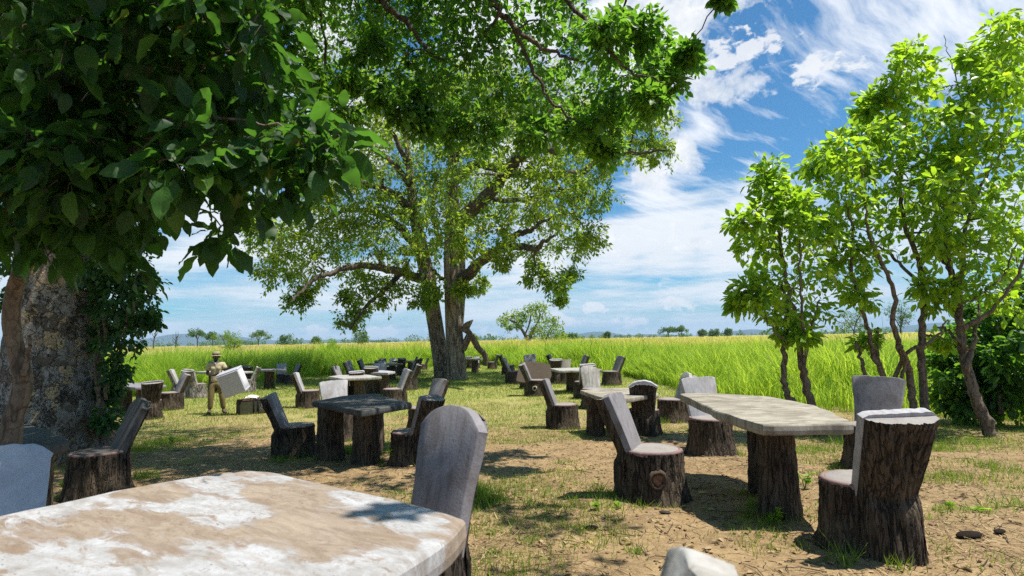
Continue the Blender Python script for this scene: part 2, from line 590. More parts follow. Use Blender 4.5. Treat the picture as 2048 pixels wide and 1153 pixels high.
edge = t.math('MULTIPLY', t.ramp(big2, [(0.465, 0.0), (0.505, 1.0), (0.56, 0.0)]), t.ramp(crust, [(0.38, 0.1), (0.6, 1.0)]))
c = t.mix(st, white, tan_)
c = t.mix(t.math('MULTIPLY', edge, 0.55), c, (0.19, 0.12, 0.08))
fl = t.math('MULTIPLY', t.ramp(mott, [(0.52, 0.0), (0.64, 1.0)]), t.ramp(t.noise(tc, 2.6, 3), [(0.38, 0.1), (0.62, 1.0)]))
c = t.mix(t.math('MULTIPLY', fl, 0.6), c, (0.24, 0.165, 0.11))
fl2 = t.math('MULTIPLY', t.ramp(t.noise(t.scale(rt.outputs[0], (1, 2.2, 1)), 21, 7, 0.7, 0.6), [(0.54, 0.0), (0.63, 1.0)]), t.ramp(t.noise(tc, 3.6, 3), [(0.42, 0.0), (0.6, 1.0)]))
c = t.mix(t.math('MULTIPLY', fl2, 0.8), c, (0.17, 0.11, 0.075))
fl3 = t.math('MULTIPLY', t.ramp(t.noise(t.scale(rt.outputs[0], (1, 2.6, 1)), 42, 6, 0.75, 0.4), [(0.55, 0.0), (0.66, 1.0)]), t.ramp(t.noise(tc, 4.4, 4), [(0.40, 0.1), (0.6, 1.0)]))
c = t.mix(t.math('MULTIPLY', fl3, 0.75), c, (0.13, 0.085, 0.06))
spk = t.math('MULTIPLY', t.ramp(t.vor(v0, 24).outputs[0], [(0.05, 1.0), (0.14, 0.0)]), t.ramp(t.noise(tc, 5, 2), [(0.48, 0.0), (0.6, 0.9)]))
c = t.mix(spk, c, (0.09, 0.055, 0.035))
c = t.mix(t.math('MULTIPLY', t.ramp(fine, [(0.42, 0.0), (0.8, 1.0)]), 0.45), c, (0.25, 0.2, 0.16))
hh = t.math('ADD', t.math('MULTIPLY', crust, 0.6), t.math('MULTIPLY', fine, 0.4))
principled(t, out, c, 0.75, t.bump(hh, 0.4, 0.01), 0.35)
CON_STAINED = m

# big tree bark: grey plates over tan
m, t, out = mat('flaking plated bark')
tc = t.n('ShaderNodeTexCoord').outputs['Object']
v = t.vmath('ADD', tc, t.scale(t.noisec(tc, 9, 5), (0.34, 0.34, 0.34)))
v = t.scale(v, (1, 1, 0.55))
vo = t.vor(v, 8.5, 'DISTANCE_TO_EDGE')
vc = t.vor(v, 8.5)
vs = t.vor(v, 21.0, 'DISTANCE_TO_EDGE')
fis = t.math('ABSOLUTE', t.math('SUBTRACT', t.noise(t.scale(v, (1, 1, 0.3)), 5.0, 4, 0.6), 0.5))
n = t.noise(tc, 30, 6, 0.65)
n1 = t.noise(tc, 2.2, 4, 0.6)
sepc = t.n('ShaderNodeSeparateColor')
t.put(sepc.inputs[0], vc.outputs['Color'])
plate = t.mix(n, (0.20, 0.188, 0.18), (0.40, 0.38, 0.36))
pick = t.math('ADD', sepc.outputs[0], t.math('MULTIPLY', t.math('SUBTRACT', n1, 0.5), 1.4))
plate = t.mix(t.ramp(pick, [(0.80, 0.0), (0.86, 1.0)]), plate, t.mix(n, (0.36, 0.26, 0.15), (0.56, 0.45, 0.31)))
plate = t.mix(t.ramp(pick, [(0.16, 1.0), (0.24, 0.0)]), plate, (0.15, 0.125, 0.105))
e1 = t.math('MULTIPLY', t.ramp(vo.outputs[0], [(0.0, 0.5), (0.03, 1.0)]), t.ramp(fis, [(0.0, 0.1), (0.02, 1.0)]))
e2 = t.ramp(vs.outputs[0], [(0.0, 0.68), (0.05, 1.0)])
c = t.mix(t.math('MULTIPLY', e1, e2), (0.018, 0.013, 0.010), plate)
sz = t.n('ShaderNodeSeparateXYZ')
t.put(sz.inputs[0], tc)
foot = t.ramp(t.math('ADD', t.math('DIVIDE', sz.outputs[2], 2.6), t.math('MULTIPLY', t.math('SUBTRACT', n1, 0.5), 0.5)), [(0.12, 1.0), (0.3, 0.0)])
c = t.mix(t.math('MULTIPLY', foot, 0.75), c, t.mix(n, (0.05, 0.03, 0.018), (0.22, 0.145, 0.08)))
h = t.math('ADD', t.math('MULTIPLY', e1, 0.7), t.math('ADD', t.math('MULTIPLY', e2, 0.35), t.math('ADD', t.math('MULTIPLY', n, 0.4), t.math('MULTIPLY', sepc.outputs[1], 0.5))))
principled(t, out, c, 0.85, t.bump(h, 0.9, 0.05), 0.25)
BARK_PLATE = m

BARK_TREE = m_bark('grey brown tree bark', (0.07, 0.05, 0.036), (0.22, 0.16, 0.115), (0.42, 0.33, 0.25), 0.22, 5.0, 0.8, 0.08, False)
BARK_LIMB = m_bark('limb bark', (0.03, 0.024, 0.018), (0.085, 0.066, 0.05), (0.16, 0.13, 0.10), 0.4, 12.0, 0.6, 0.04, False)
BARK_SHRUB = m_bark('shrub stem bark', (0.05, 0.037, 0.027), (0.13, 0.098, 0.07), (0.25, 0.195, 0.145), 0.5, 14.0, 0.5, 0.015, False)
DEADWOOD = m_bark('bare dead wood', (0.05, 0.035, 0.025), (0.16, 0.105, 0.065), (0.30, 0.20, 0.13), 0.2, 10.0, 0.5, 0.03, False)
TWIG = m_plain('twig', (0.075, 0.055, 0.04), 0.9, 0.2, 0.3, 12, 0)

L_BIG = m_leaf('broad dark leaf', [(0.0, (0.010, 0.036, 0.012)), (0.55, (0.018, 0.064, 0.016)), (0.86, (0.042, 0.118, 0.022)), (0.95, (0.075, 0.15, 0.03)), (1.0, (0.19, 0.17, 0.03))], (0.22, 0.55, 0.04), 0.36, 0.5, 0.25, True)
L_BIGS = m_leaf('broad dark leaf mass', [(0.0, (0.010, 0.033, 0.012)), (1.0, (0.025, 0.074, 0.018))], (0.22, 0.55, 0.04), 0.34, 0.5, 0.25)
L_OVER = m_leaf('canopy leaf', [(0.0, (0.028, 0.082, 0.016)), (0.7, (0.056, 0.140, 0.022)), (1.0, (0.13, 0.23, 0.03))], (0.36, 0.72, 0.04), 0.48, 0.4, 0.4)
L_OVERO = m_leaf('canopy leaf single', [(0.0, (0.036, 0.100, 0.018)), (0.7, (0.070, 0.165, 0.024)), (1.0, (0.13, 0.23, 0.03))], (0.36, 0.72, 0.04), 0.48, 0.4, 0.4, True)
L_CEN = m_leaf('yellow-green tree leaf', [(0.0, (0.042, 0.115, 0.018)), (0.45, (0.088, 0.185, 0.024)), (0.75, (0.22, 0.26, 0.03)), (1.0, (0.36, 0.27, 0.035))], (0.60, 0.72, 0.05), 0.5, 0.5, 0.3)
L_SHR = m_leaf('bright shrub leaf', [(0.0, (0.065, 0.165, 0.016)), (0.6, (0.165, 0.305, 0.020)), (1.0, (0.32, 0.40, 0.025))], (0.60, 0.86, 0.04), 0.5, 0.38, 0.45)
L_SHRO = m_leaf('bright shrub leaf single', [(0.0, (0.065, 0.165, 0.016)), (0.6, (0.165, 0.305, 0.020)), (1.0, (0.32, 0.40, 0.025))], (0.60, 0.86, 0.04), 0.5, 0.38, 0.45, True)
L_IVY = m_leaf('dark climbing leaf', [(0.0, (0.016, 0.055, 0.016)), (1.0, (0.045, 0.115, 0.026))], (0.15, 0.40, 0.04), 0.3, 0.4, 0.4)
L_FAR = m_leaf('distant leaf', [(0.0, (0.040, 0.090, 0.028)), (1.0, (0.11, 0.18, 0.045))], (0.25, 0.42, 0.06), 0.3, 0.7, 0.1)
L_FARY = m_leaf('distant bright leaf', [(0.0, (0.065, 0.14, 0.02)), (1.0, (0.20, 0.26, 0.03))], (0.42, 0.60, 0.05), 0.38, 0.7, 0.1)
L_WEED = m_leaf('weed leaf', [(0.0, (0.04, 0.12, 0.02)), (1.0, (0.09, 0.22, 0.03))], (0.3, 0.6, 0.05), 0.4, 0.45, 0.3)
G_TALL = m_leaf('tall grass blade', [(0.0, (0.090, 0.205, 0.012)), (0.35, (0.205, 0.325, 0.035)), (0.62, (0.29, 0.40, 0.024)), (0.82, (0.42, 0.37, 0.11)), (1.0, (0.54, 0.41, 0.21))], (0.68, 0.82, 0.10), 0.5, 0.5, 0.25)
G_LAWN = m_leaf('short grass blade', [(0.0, (0.060, 0.150, 0.016)), (0.5, (0.16, 0.25, 0.028)), (0.8, (0.26, 0.25, 0.06)), (1.0, (0.40, 0.31, 0.14))], (0.42, 0.52, 0.05), 0.35, 0.55, 0.2)
STRAW = m_leaf('dry straw', [(0.0, (0.10, 0.065, 0.035)), (0.6, (0.30, 0.21, 0.11)), (1.0, (0.50, 0.38, 0.22))], (0.4, 0.3, 0.15), 0.12, 0.7, 0.2)

# ground
m, t, out = mat('cracked dry earth')
geo = t.n('ShaderNodeNewGeometry')
pos = geo.outputs['Position']
sp = t.n('ShaderNodeSeparateXYZ')
t.put(sp.inputs[0], pos)
n1 = t.noise(pos, 0.55, 5, 0.6, 0.3)
n2 = t.noise(pos, 3.1, 6, 0.62, 0.2)
n3 = t.noise(pos, 24, 6, 0.66)
n4 = t.noise(pos, 120, 4, 0.6)
earth = t.mix(t.ramp(n2, [(0.33, 0.0), (0.68, 1.0)]), (0.180, 0.116, 0.056), (0.395, 0.272, 0.138))
earth = t.mix(t.math('MULTIPLY', t.ramp(n3, [(0.42, 0.0), (0.66, 1.0)]), 0.5), earth, (0.47, 0.345, 0.195))
earth = t.mix(t.math('MULTIPLY', t.ramp(n4, [(0.5, 0.0), (0.75, 1.0)]), 0.5), earth, (0.10, 0.065, 0.04))
crv = t.vmath('ADD', pos, t.scale(t.noisec(pos, 3.5, 4), (0.22, 0.22, 0)))
crk = t.vor(crv, 5.2, 'DISTANCE_TO_EDGE')
crk2 = t.vor(crv, 13.0, 'DISTANCE_TO_EDGE')
line = t.math('MULTIPLY', t.ramp(crk.outputs[0], [(0.0, 1.0), (0.014, 0.0)]), t.ramp(n2, [(0.44, 0.0), (0.6, 1.0)]))
line2 = t.math('MULTIPLY', t.ramp(crk2.outputs[0], [(0.0, 1.0), (0.02, 0.0)]), t.ramp(n1, [(0.45, 0.0), (0.6, 0.6)]))
cr = t.math('MAXIMUM', line, line2)
near = t.ramp(t.math('DIVIDE', sp.outputs[1], 40.0), [(0.0, 1.0), (0.22, 0.9), (0.36, 0.0)])
cr = t.math('MULTIPLY', cr, near)
cc = t.mix(t.math('MULTIPLY', cr, 0.85), earth, (0.035, 0.022, 0.014))
grassy = t.mix(t.ramp(n3, [(0.35, 0.0), (0.65, 1.0)]), (0.17, 0.215, 0.035), (0.40, 0.36, 0.13))
far = t.ramp(t.math('ADD', t.math('DIVIDE', sp.outputs[1], 40.0), t.math('MULTIPLY', t.math('SUBTRACT', n1, 0.5), 0.5)), [(0.22, 0.0), (0.42, 0.85), (0.7, 1.0)])
cc = t.mix(far, cc, grassy)
hg = t.math('SUBTRACT', t.math('ADD', t.math('MULTIPLY', n2, 0.7), t.math('ADD', t.math('MULTIPLY', n3, 0.5), t.math('MULTIPLY', n4, 0.2))), t.math('MULTIPLY', cr, 0.9))
principled(t, out, cc, 0.92, t.bump(hg, 0.8, 0.05), 0.15)
EARTH = m

m, t, out = mat('golden meadow')
geo = t.n('ShaderNodeNewGeometry')
pos = geo.outputs['Position']
na = t.noise(t.scale(pos, (1, 0.35, 1)), 0.05, 5, 0.6)
nb = t.noise(pos, 1.2, 6, 0.7)
c = t.mix(t.ramp(na, [(0.35, 0.0), (0.65, 1.0)]), (0.32, 0.31, 0.09), (0.52, 0.41, 0.20))
c = t.mix(t.math('MULTIPLY', t.ramp(nb, [(0.35, 1.0), (0.6, 0.0)]), 0.5), c, (0.17, 0.19, 0.04))
principled(t, out, c, 0.9, t.bump(nb, 1.0, 0.5), 0.1)
MEADOW = m
HILL = m_plain('wooded hill', (0.035, 0.055, 0.04), 0.95, 0.1, 0.4, 0.01, 0)

# ================================================================ SETTING: ground, meadow, hills
def axis(fine_lo, fine_hi, step, lo, hi, grow):
    a = list(np.arange(fine_lo, fine_hi, step))
    s = step
    x = a[-1]
    while x < hi:
        s *= grow
        x += s
        a.append(x)
    s = step
    x = a[0]
    pre = []
    while x > lo:
        s *= grow
        x -= s
        pre.append(x)
    return np.array(pre[::-1] + a)


def vnoise(x, y, sc, seed):
    """cheap smooth value noise"""
    rs = np.random.default_rng(seed)
    tab = rs.random((64, 64))
    X, Y = np.asarray(x) * sc, np.asarray(y) * sc
    xi, yi = np.floor(X).astype(int), np.floor(Y).astype(int)
    fx, fy = X - xi, Y - yi
    fx, fy = fx * fx * (3 - 2 * fx), fy * fy * (3 - 2 * fy)
    g = lambda i, j: tab[i % 64, j % 64]
    return (g(xi, yi) * (1 - fx) + g(xi + 1, yi) * fx) * (1 - fy) + (g(xi, yi + 1) * (1 - fx) + g(xi + 1, yi + 1) * fx) * fy


ax = axis(-4.0, 5.0, 0.072, -9000, 9000, 1.09)
ay = axis(0.6, 9.0, 0.072, -3000, 9000, 1.08)
gx, gy = np.meshgrid(ax, ay)
nearw = np.exp(-((gx / 12) ** 2 + ((gy - 5) / 14) ** 2))
zg = gz(gx, gy) + nearw * (0.05 * (vnoise(gx, gy, 0.9, 1) - 0.5) + 0.050 * (vnoise(gx, gy, 3.1, 2) - 0.5) + 0.030 * (vnoise(gx, gy, 7.0, 3) - 0.5))
mb = MB()
mb.grid(np.stack([gx, gy, zg], -1))
link('ground', mb.mesh('ground', EARTH, attr=False), kind='structure')

# meadow: the closed top of the grass far out, one metre above the soil
mx_ = axis(-60, 60, 4.0, -2500, 2500, 1.12)
my_ = axis(62, 120, 3.0, 61, 1400, 1.10)
X, Y = np.meshgrid(mx_, my_)
zm = -0.47 + 0.96 * sstep(60, 72, Y) + 0.35 * (vnoise(X, Y, 0.12, 5) - 0.5) + 0.12 * (vnoise(X, Y, 0.5, 6) - 0.5)
mb = MB()
mb.grid(np.stack([X, Y, zm], -1))
link('meadow', mb.mesh('meadow', MEADOW, attr=False), kind='structure')

# far hills: real ridges several kilometres out
def ridge(name, dist, peaks, depth, seed):
    xs = np.linspace(-6500, 6500, 300)
    ys = np.linspace(dist - depth, dist + depth, 14)
    Xh, Yh = np.meshgrid(xs, ys)
    px = 1024 + F * xs / dist
    h = np.zeros_like(xs)
    for p, w, hp in peaks:
        h += hp * dist / F * np.exp(-np.abs((px - p) / w) ** 2.2)
    h *= 0.85 + 0.3 * vnoise(xs, xs * 0, 0.004, seed)
    prof = np.cos(np.linspace(-np.pi / 2, np.pi / 2, 14))[:, None]
    Z = -4 + (h[None] + 4) * prof * (0.85 + 0.3 * vnoise(Xh, Yh, 0.003, seed + 1))
    mb = MB()
    mb.grid(np.stack([Xh, Yh, Z], -1))
    link(name, mb.mesh(name, HILL, attr=False), kind='structure')


ridge('hills', 6200, [(398, 55, 19), (470, 60, 9), (330, 60, 11), (560, 90, 6), (230, 90, 9), (700, 120, 5), (1200, 40, 9), (1150, 50, 7), (1290, 60, 5), (1480, 40, 9), (1530, 40, 6), (1900, 90, 14), (1780, 100, 9)], 900, 11)

# ---------------------------------------------------------------- grass edge of the clearing, by bearing
EDGE_PX = [(-900, 900), (-400, 850), (-150, 805), (100, 800), (330, 797), (450, 773), (540, 762), (600, 756), (690, 750), (790, 744), (840, 737), (880, 733), (950, 731), (1005, 734), (1060, 742), (1130, 745), (1210, 752), (1265, 757), (1330, 774), (1400, 794), (1500, 808), (1620, 822), (1760, 830), (1900, 836), (2048, 845), (2400, 900)]
_e = np.array([G(*p) for p in EDGE_PX])
E_ANG = np.arctan2(_e[:, 0], _e[:, 1])
E_DST = np.hypot(_e[:, 0], _e[:, 1])


def edge_dist(x, y):
    return np.interp(np.arctan2(x, y), E_ANG, E_DST)


def blades(pos, hgt, wid, lean, tint, tip_tint=None, seed=0, bendy=0.5, single=False):
    """grass blades as slim bent strips: pos (n,3)"""
    rs = np.random.default_rng(seed)
    n = len(pos)
    a = rs.random(n) * 2 * np.pi
    side = np.stack([np.cos(a), np.sin(a), np.zeros(n)], 1) * (wid / 2)[:, None]
    b = rs.random(n) * 2 * np.pi
    ld = np.stack([np.cos(b), np.sin(b), np.zeros(n)], 1) * lean[:, None]
    up = np.array([0, 0, 1.0])
    p0 = pos
    tip = pos + up * (hgt * (1 - 0.25 * np.minimum(1, lean / np.maximum(hgt, 1e-3)) ** 2))[:, None] + ld
    if single:
        v = np.stack([p0 - side, p0 + side, tip], 1).reshape(-1, 3)
        i = np.arange(n)[:, None] * 3
        fl = [i + np.array([[0, 1, 2]])]
        tt = np.repeat(tint, 3)
    else:
        mid = pos + up * (hgt * 0.6)[:, None] + ld * bendy * 0.55
        v = np.stack([p0 - side * 0.7, p0 + side * 0.7, mid + side, mid - side, tip], 1).reshape(-1, 3)
        i = np.arange(n)[:, None] * 5
        fl = [i + np.array([[0, 1, 2, 3]]), i + np.array([[3, 2, 4]])]
        tt = np.stack([tint, tint, tint if tip_tint is None else 0.6 * tint + 0.4 * tip_tint, tint if tip_tint is None else 0.6 * tint + 0.4 * tip_tint, tint if tip_tint is None else tip_tint], 1).ravel()
    return v, fl, tt


def field(n, d0, d1, seed, wmul, hmul=1.0, clumped=False):
    rs = np.random.default_rng(seed)
    ang = rs.uniform(-0.86, 0.86, n)
    ed = np.interp(ang, E_ANG, E_DST)
    u = rs.random(n)
    lo = np.maximum(ed, d0)
    r = np.where(lo < d1, np.sqrt(lo ** 2 + u * (d1 ** 2 - lo ** 2)) if d1 > 0 else lo, -1)
    ok = (lo < d1)
    ang, r, ed = ang[ok], r[ok], ed[ok]
    x, y = r * np.sin(ang), r * np.cos(ang)
    # ragged edge
    ok = r > ed + 2.2 * (vnoise(x, y, 0.55, 21) - 0.35) + 0.7 * (vnoise(x, y, 2.2, 27) - 0.5)
    if clumped:
        ok &= (vnoise(x, y, 0.8, 77) > 0.60) & (r - ed < 6) & (vnoise(x, y, 2.6, 78) > 0.4)
    x, y, r, ed = x[ok], y[ok], r[ok], ed[ok]
    cl = vnoise(x, y, 0.35, 22)
    cl2 = vnoise(x, y, 1.3, 23)
    inn = sstep(0, 2.5, r - ed)
    hgt = (0.50 + 0.62 * inn) * (0.58 + 0.5 * cl + 0.55 * cl2) * rs.uniform(0.65, 1.12, len(x)) * hmul
    gold = sstep(38, 78, r + 16 * (vnoise(x, y, 0.16, 24) - 0.5))
    tint = np.clip(0.27 + 0.42 * (cl2 - 0.5) + 0.15 * rs.standard_normal(len(x)) + 0.50 * gold, 0, 1)
    tip = np.clip(tint + 0.10 + 0.50 * gold + 0.2 * (rs.random(len(x)) < 0.12), 0, 1)
    pos = np.stack([x, y, gz(x, y) - 0.02 + 0.9 * sstep(60, 72, y) * (r > 60)], 1)
    wid = wmul * rs.uniform(0.6, 1.4, len(x)) * (0.010 + 0.00055 * r)
    lean = hgt * rs.uniform(0.05, 0.75, len(x))
    return blades(pos, np.where(r > 70, 0.55, 1) * hgt, wid, np.where(r > 70, 0.5, 1) * lean, tint, tip, seed + 1)


mbs = []
vs, fs, ts, off = [], [[], []], [], 0
for a in ((85000, 0, 26, 31, 1.0), (95000, 22, 42, 32, 1.05), (60000, 40, 75, 33, 1.25), (36000, 70, 220, 34, 1.1), (150000, 0, 40, 35, 0.9, 1.35, True)):
    v, fl, tt = field(*a)
    vs.append(v)
    ts.append(tt)
    for k in (0, 1):
        fs[k].append(fl[k] + off)
    off += len(v)
link('tall_grass', mesh_fast('tall_grass', np.concatenate(vs), [np.concatenate(fs[0]), np.concatenate(fs[1])], G_TALL, attrs={'tint': np.concatenate(ts)}), kind='stuff')

# ---------------------------------------------------------------- short grass, straw, leaf litter on the clearing floor
def zground(x, y):
    w = np.exp(-((x / 12) ** 2 + ((y - 5) / 14) ** 2))
    return gz(x, y) + w * (0.05 * (vnoise(x, y, 0.9, 1) - 0.5) + 0.050 * (vnoise(x, y, 3.1, 2) - 0.5) + 0.030 * (vnoise(x, y, 7.0, 3) - 0.5))


def polar(n, d0, d1, seed, amax=0.8, pw=1.0):
    rs = np.random.default_rng(seed)
    ang = rs.uniform(-amax, amax, n)
    r = d0 + (d1 - d0) * rs.random(n) ** pw
    x, y = r * np.sin(ang), r * np.cos(ang)
    ok = r < edge_dist(x, y) + 0.5
    return x[ok], y[ok], r[ok], rs


parts_v, parts_f, parts_t, off = [], [], [], 0
# turf, sparse near, thick far out
x, y, r, rs = polar(420000, 1.5, 44, 41, pw=1.1)
dens = vnoise(x, y, 0.5, 42) * 0.55 + vnoise(x, y, 1.9, 43) * 0.45
thr = 0.632 - 0.25 * sstep(7, 13, r) - 0.16 * sstep(12, 22, r) + 0.05 * (x < -2) * (r < 10)
ok = dens > thr + 0.06 * rs.standard_normal(len(x))
x, y, r = x[ok], y[ok], r[ok]
hg = rs.uniform(0.02, 0.075, len(x)) * (1 + 0.7 * sstep(10, 26, r))
tint = np.clip(0.42 + 0.22 * rs.standard_normal(len(x)) + 0.35 * (vnoise(x, y, 0.8, 44) - 0.5), 0, 1)
v, fl, tt = blades(np.stack([x, y, zground(x, y) - 0.004], 1), hg, rs.uniform(0.004, 0.008, len(x)) * (1 + r / 16), hg * rs.uniform(0.1, 0.9, len(x)), tint, seed=45, single=True)
parts_v.append(v); parts_f.append(fl[0] + off); parts_t.append(tt); off += len(v)
# tufts: (px, py, radius m, count, height)
TUFTS = [(965, 1000, 0.20, 420, 0.16), (945, 985, 0.14, 240, 0.14), (700, 905, 0.16, 260, 0.16), (740, 900, 0.22, 420, 0.16), (720, 925, 0.10, 120, 0.14), (560, 925, 0.12, 120, 0.12),
         (330, 885, 0.38, 700, 0.13), (290, 960, 0.12, 160, 0.16), (280, 900, 0.22, 300, 0.14), (1540, 1055, 0.05, 40, 0.12), (1500, 1040, 0.05, 30, 0.14), (1690, 1135, 0.06, 40, 0.16), (1800, 1140, 0.07, 50, 0.12),
         (1890, 1020, 0.10, 70, 0.08), (1960, 1020, 0.10, 70, 0.08), (2020, 1010, 0.16, 110, 0.14), (1900, 960, 0.22, 200, 0.12), (1990, 940, 0.25, 240, 0.14), (1950, 890, 0.3, 320, 0.16), (1860, 900, 0.25, 320, 0.16), (1270, 1105, 0.05, 40, 0.08),
         (1385, 880, 0.05, 30, 0.22), (1250, 880, 0.1, 60, 0.14), (1330, 850, 0.08, 50, 0.2), (1195, 985, 0.08, 60, 0.14), (1060, 1090, 0.06, 40, 0.09), (985, 1110, 0.05, 30, 0.07), (1240, 1000, 0.06, 60, 0.12),
         (1780, 870, 0.3, 350, 0.2), (1700, 890, 0.25, 260, 0.18), (1830, 870, 0.3, 350, 0.25), (520, 880, 0.12, 80, 0.09), (620, 835, 0.15, 120, 0.1), (300, 830, 0.2, 160, 0.1), (1640, 900, 0.3, 350, 0.12), (1590, 905, 0.25, 260, 0.12),
         (870, 870, 0.1, 80, 0.1), (1185, 850, 0.12, 120, 0.14), (1010, 880, 0.12, 70, 0.07), (1130, 930, 0.14, 90, 0.07), (1060, 1010, 0.12, 80, 0.06), (1150, 1060, 0.1, 50, 0.06)]
for k, (px, py, rad, cnt, ht) in enumerate(TUFTS):
    g = G(px, py)
    rs = np.random.default_rng(500 + k)
    x = g[0] + rs.standard_normal(cnt) * rad * 0.6
    y = g[1] + rs.standard_normal(cnt) * rad * 0.6
    hg = rs.uniform(0.4, 1.1, cnt) * ht
    v, fl, tt = blades(np.stack([x, y, zground(x, y) - 0.004], 1), hg, rs.uniform(0.005, 0.010, cnt), hg * rs.uniform(0.2, 1.0, cnt), np.clip(0.22 + 0.16 * rs.standard_normal(cnt), 0, 1), seed=600 + k, single=True)
    parts_v.append(v); parts_f.append(fl[0] + off); parts_t.append(tt); off += len(v)
link('short_grass', mesh_fast('short_grass', np.concatenate(parts_v), [np.concatenate(parts_f)], G_LAWN, attrs={'tint': np.concatenate(parts_t)}), kind='stuff')

# straw: thin dry stalks lying about
x, y, r, rs = polar(70000, 1.4, 17, 51, pw=1.2)
ok = vnoise(x, y, 1.1, 52) > 0.38 + 0.12 * rs.standard_normal(len(x))
x, y = x[ok], y[ok]
n = len(x)
a = rs.random(n) * 2 * np.pi
ln = rs.uniform(0.02, 0.11, n)
wd = rs.uniform(0.0012, 0.0028, n)
d1 = np.stack([np.cos(a), np.sin(a), rs.uniform(-0.05, 0.25, n)], 1) * ln[:, None]
sd = np.stack([-np.sin(a), np.cos(a), np.zeros(n)], 1) * wd[:, None]
p = np.stack([x, y, zground(x, y) + 0.003], 1)
v = np.stack([p - sd, p + sd, p + d1 + sd, p + d1 - sd], 1).reshape(-1, 3)
link('straw_litter', mesh_fast('straw_litter', v, [np.arange(n)[:, None] * 4 + np.array([[0, 1, 2, 3]])], STRAW, attrs={'tint': np.repeat(rs.random(n), 4)}), kind='stuff')


# ---------------------------------------------------------------- leaves
def leaf_arrays(pos, axis_, nrm, size, ratio=0.5, fold=0.25, rhomb=False):
    """leaf faces at pos along axis_, with given normals; returns verts (n,k,3) and quads"""
    n = len(pos)
    ax_ = axis_ / (np.linalg.norm(axis_, axis=1)[:, None] + 1e-9)
    sd = np.cross(nrm, ax_)
    sd /= np.linalg.norm(sd, axis=1)[:, None] + 1e-9
    nn = np.cross(ax_, sd)
    s = size[:, None]
    w = s * ratio / 2
    if rhomb:
        v = np.stack([pos, pos + ax_ * s * 0.45 + sd * w + nn * w * fold, pos + ax_ * s, pos + ax_ * s * 0.45 - sd * w + nn * w * fold], 1)
        i = np.arange(n)[:, None] * 4
        return v.reshape(-1, 3), [i + np.array([[0, 1, 2, 3]])], 4
    tip = pos + ax_ * s - nn * s * 0.12
    v = np.stack([pos, pos + ax_ * s * 0.28 + sd * w * 0.92 + nn * w * fold, pos + ax_ * s * 0.66 + sd * w * 0.85 + nn * w * fold * 0.6 - nn * s * 0.04, tip,
                  pos + ax_ * s * 0.66 - sd * w * 0.85 + nn * w * fold * 0.6 - nn * s * 0.04, pos + ax_ * s * 0.28 - sd * w * 0.92 + nn * w * fold], 1)
    i = np.arange(n)[:, None] * 6
    return v.reshape(-1, 3), [np.concatenate([i + np.array([[0, 1, 2, 3]]), i + np.array([[0, 3, 4, 5]])])], 6


def sprays(clumps, seed, twigs, leaves, size, droop=0.25, up=0.9, keep=None, tint0=0.4, tvar=0.22, flat=1.0):
    """clumps: list of (centre, radius[, tint]); returns leaf pos, axis, normal, size, tint and twig polylines"""
    rs = np.random.default_rng(seed)
    LP, LA, LN, LS, LT, TW = [], [], [], [], [], []
    for cl in clumps:
        c, rad = np.asarray(cl[0], float), cl[1]
        tb = cl[2] if len(cl) > 2 else tint0
        mul = cl[3] if len(cl) > 3 else 1.0
        for _ in range(max(2, int(twigs * mul))):
            d = rs.standard_normal(3)
            d /= np.linalg.norm(d)
            d[2] *= 0.85 * flat
            st = c + d * rad * 0.92 * rs.random() ** 0.45
            d2 = d * 0.55 + rs.standard_normal(3) * np.array([0.6, 0.6, 0.4])
            d2 /= np.linalg.norm(d2)
            end = st + d2 * rad * rs.uniform(0.35, 0.85)
            mid = (st + end) / 2 + np.array([0, 0, rad * 0.08])
            end = end - np.array([0, 0, rad * droop * rs.random()])
            TW.append((st, mid, end))
            k = max(2, int(leaves * rs.uniform(0.6, 1.4)))
            u = rs.uniform(0.08, 1.0, k)[:, None]
            pp = (1 - u) ** 2 * st + 2 * u * (1 - u) * mid + u ** 2 * end
            tdir = (end - st) / (np.linalg.norm(end - st) + 1e-9)
            rnd = rs.standard_normal((k, 3))
            axd = tdir * 0.6 + rnd * 0.62 - np.array([0, 0, droop])
            nr = np.array([0, 0, up]) + rs.standard_normal((k, 3)) * 0.55
            LP.append(pp + rnd * size * 0.3)
            LA.append(axd)
            LN.append(nr)
            LS.append(size * rs.uniform(0.5, 1.3, k))
            LT.append(np.clip(tb + tvar * rs.standard_normal(k), 0, 1))
    return np.concatenate(LP), np.concatenate(LA), np.concatenate(LN), np.concatenate(LS), np.concatenate(LT), TW


def leaf_mesh(name, L, m, ratio=0.5, fold=0.25, rhomb=False):
    v, fl, k = leaf_arrays(L[0], L[1], L[2], L[3], ratio, fold, rhomb)
    return mesh_fast(name, v, fl, m, attrs={'tint': np.repeat(L[4], k)})


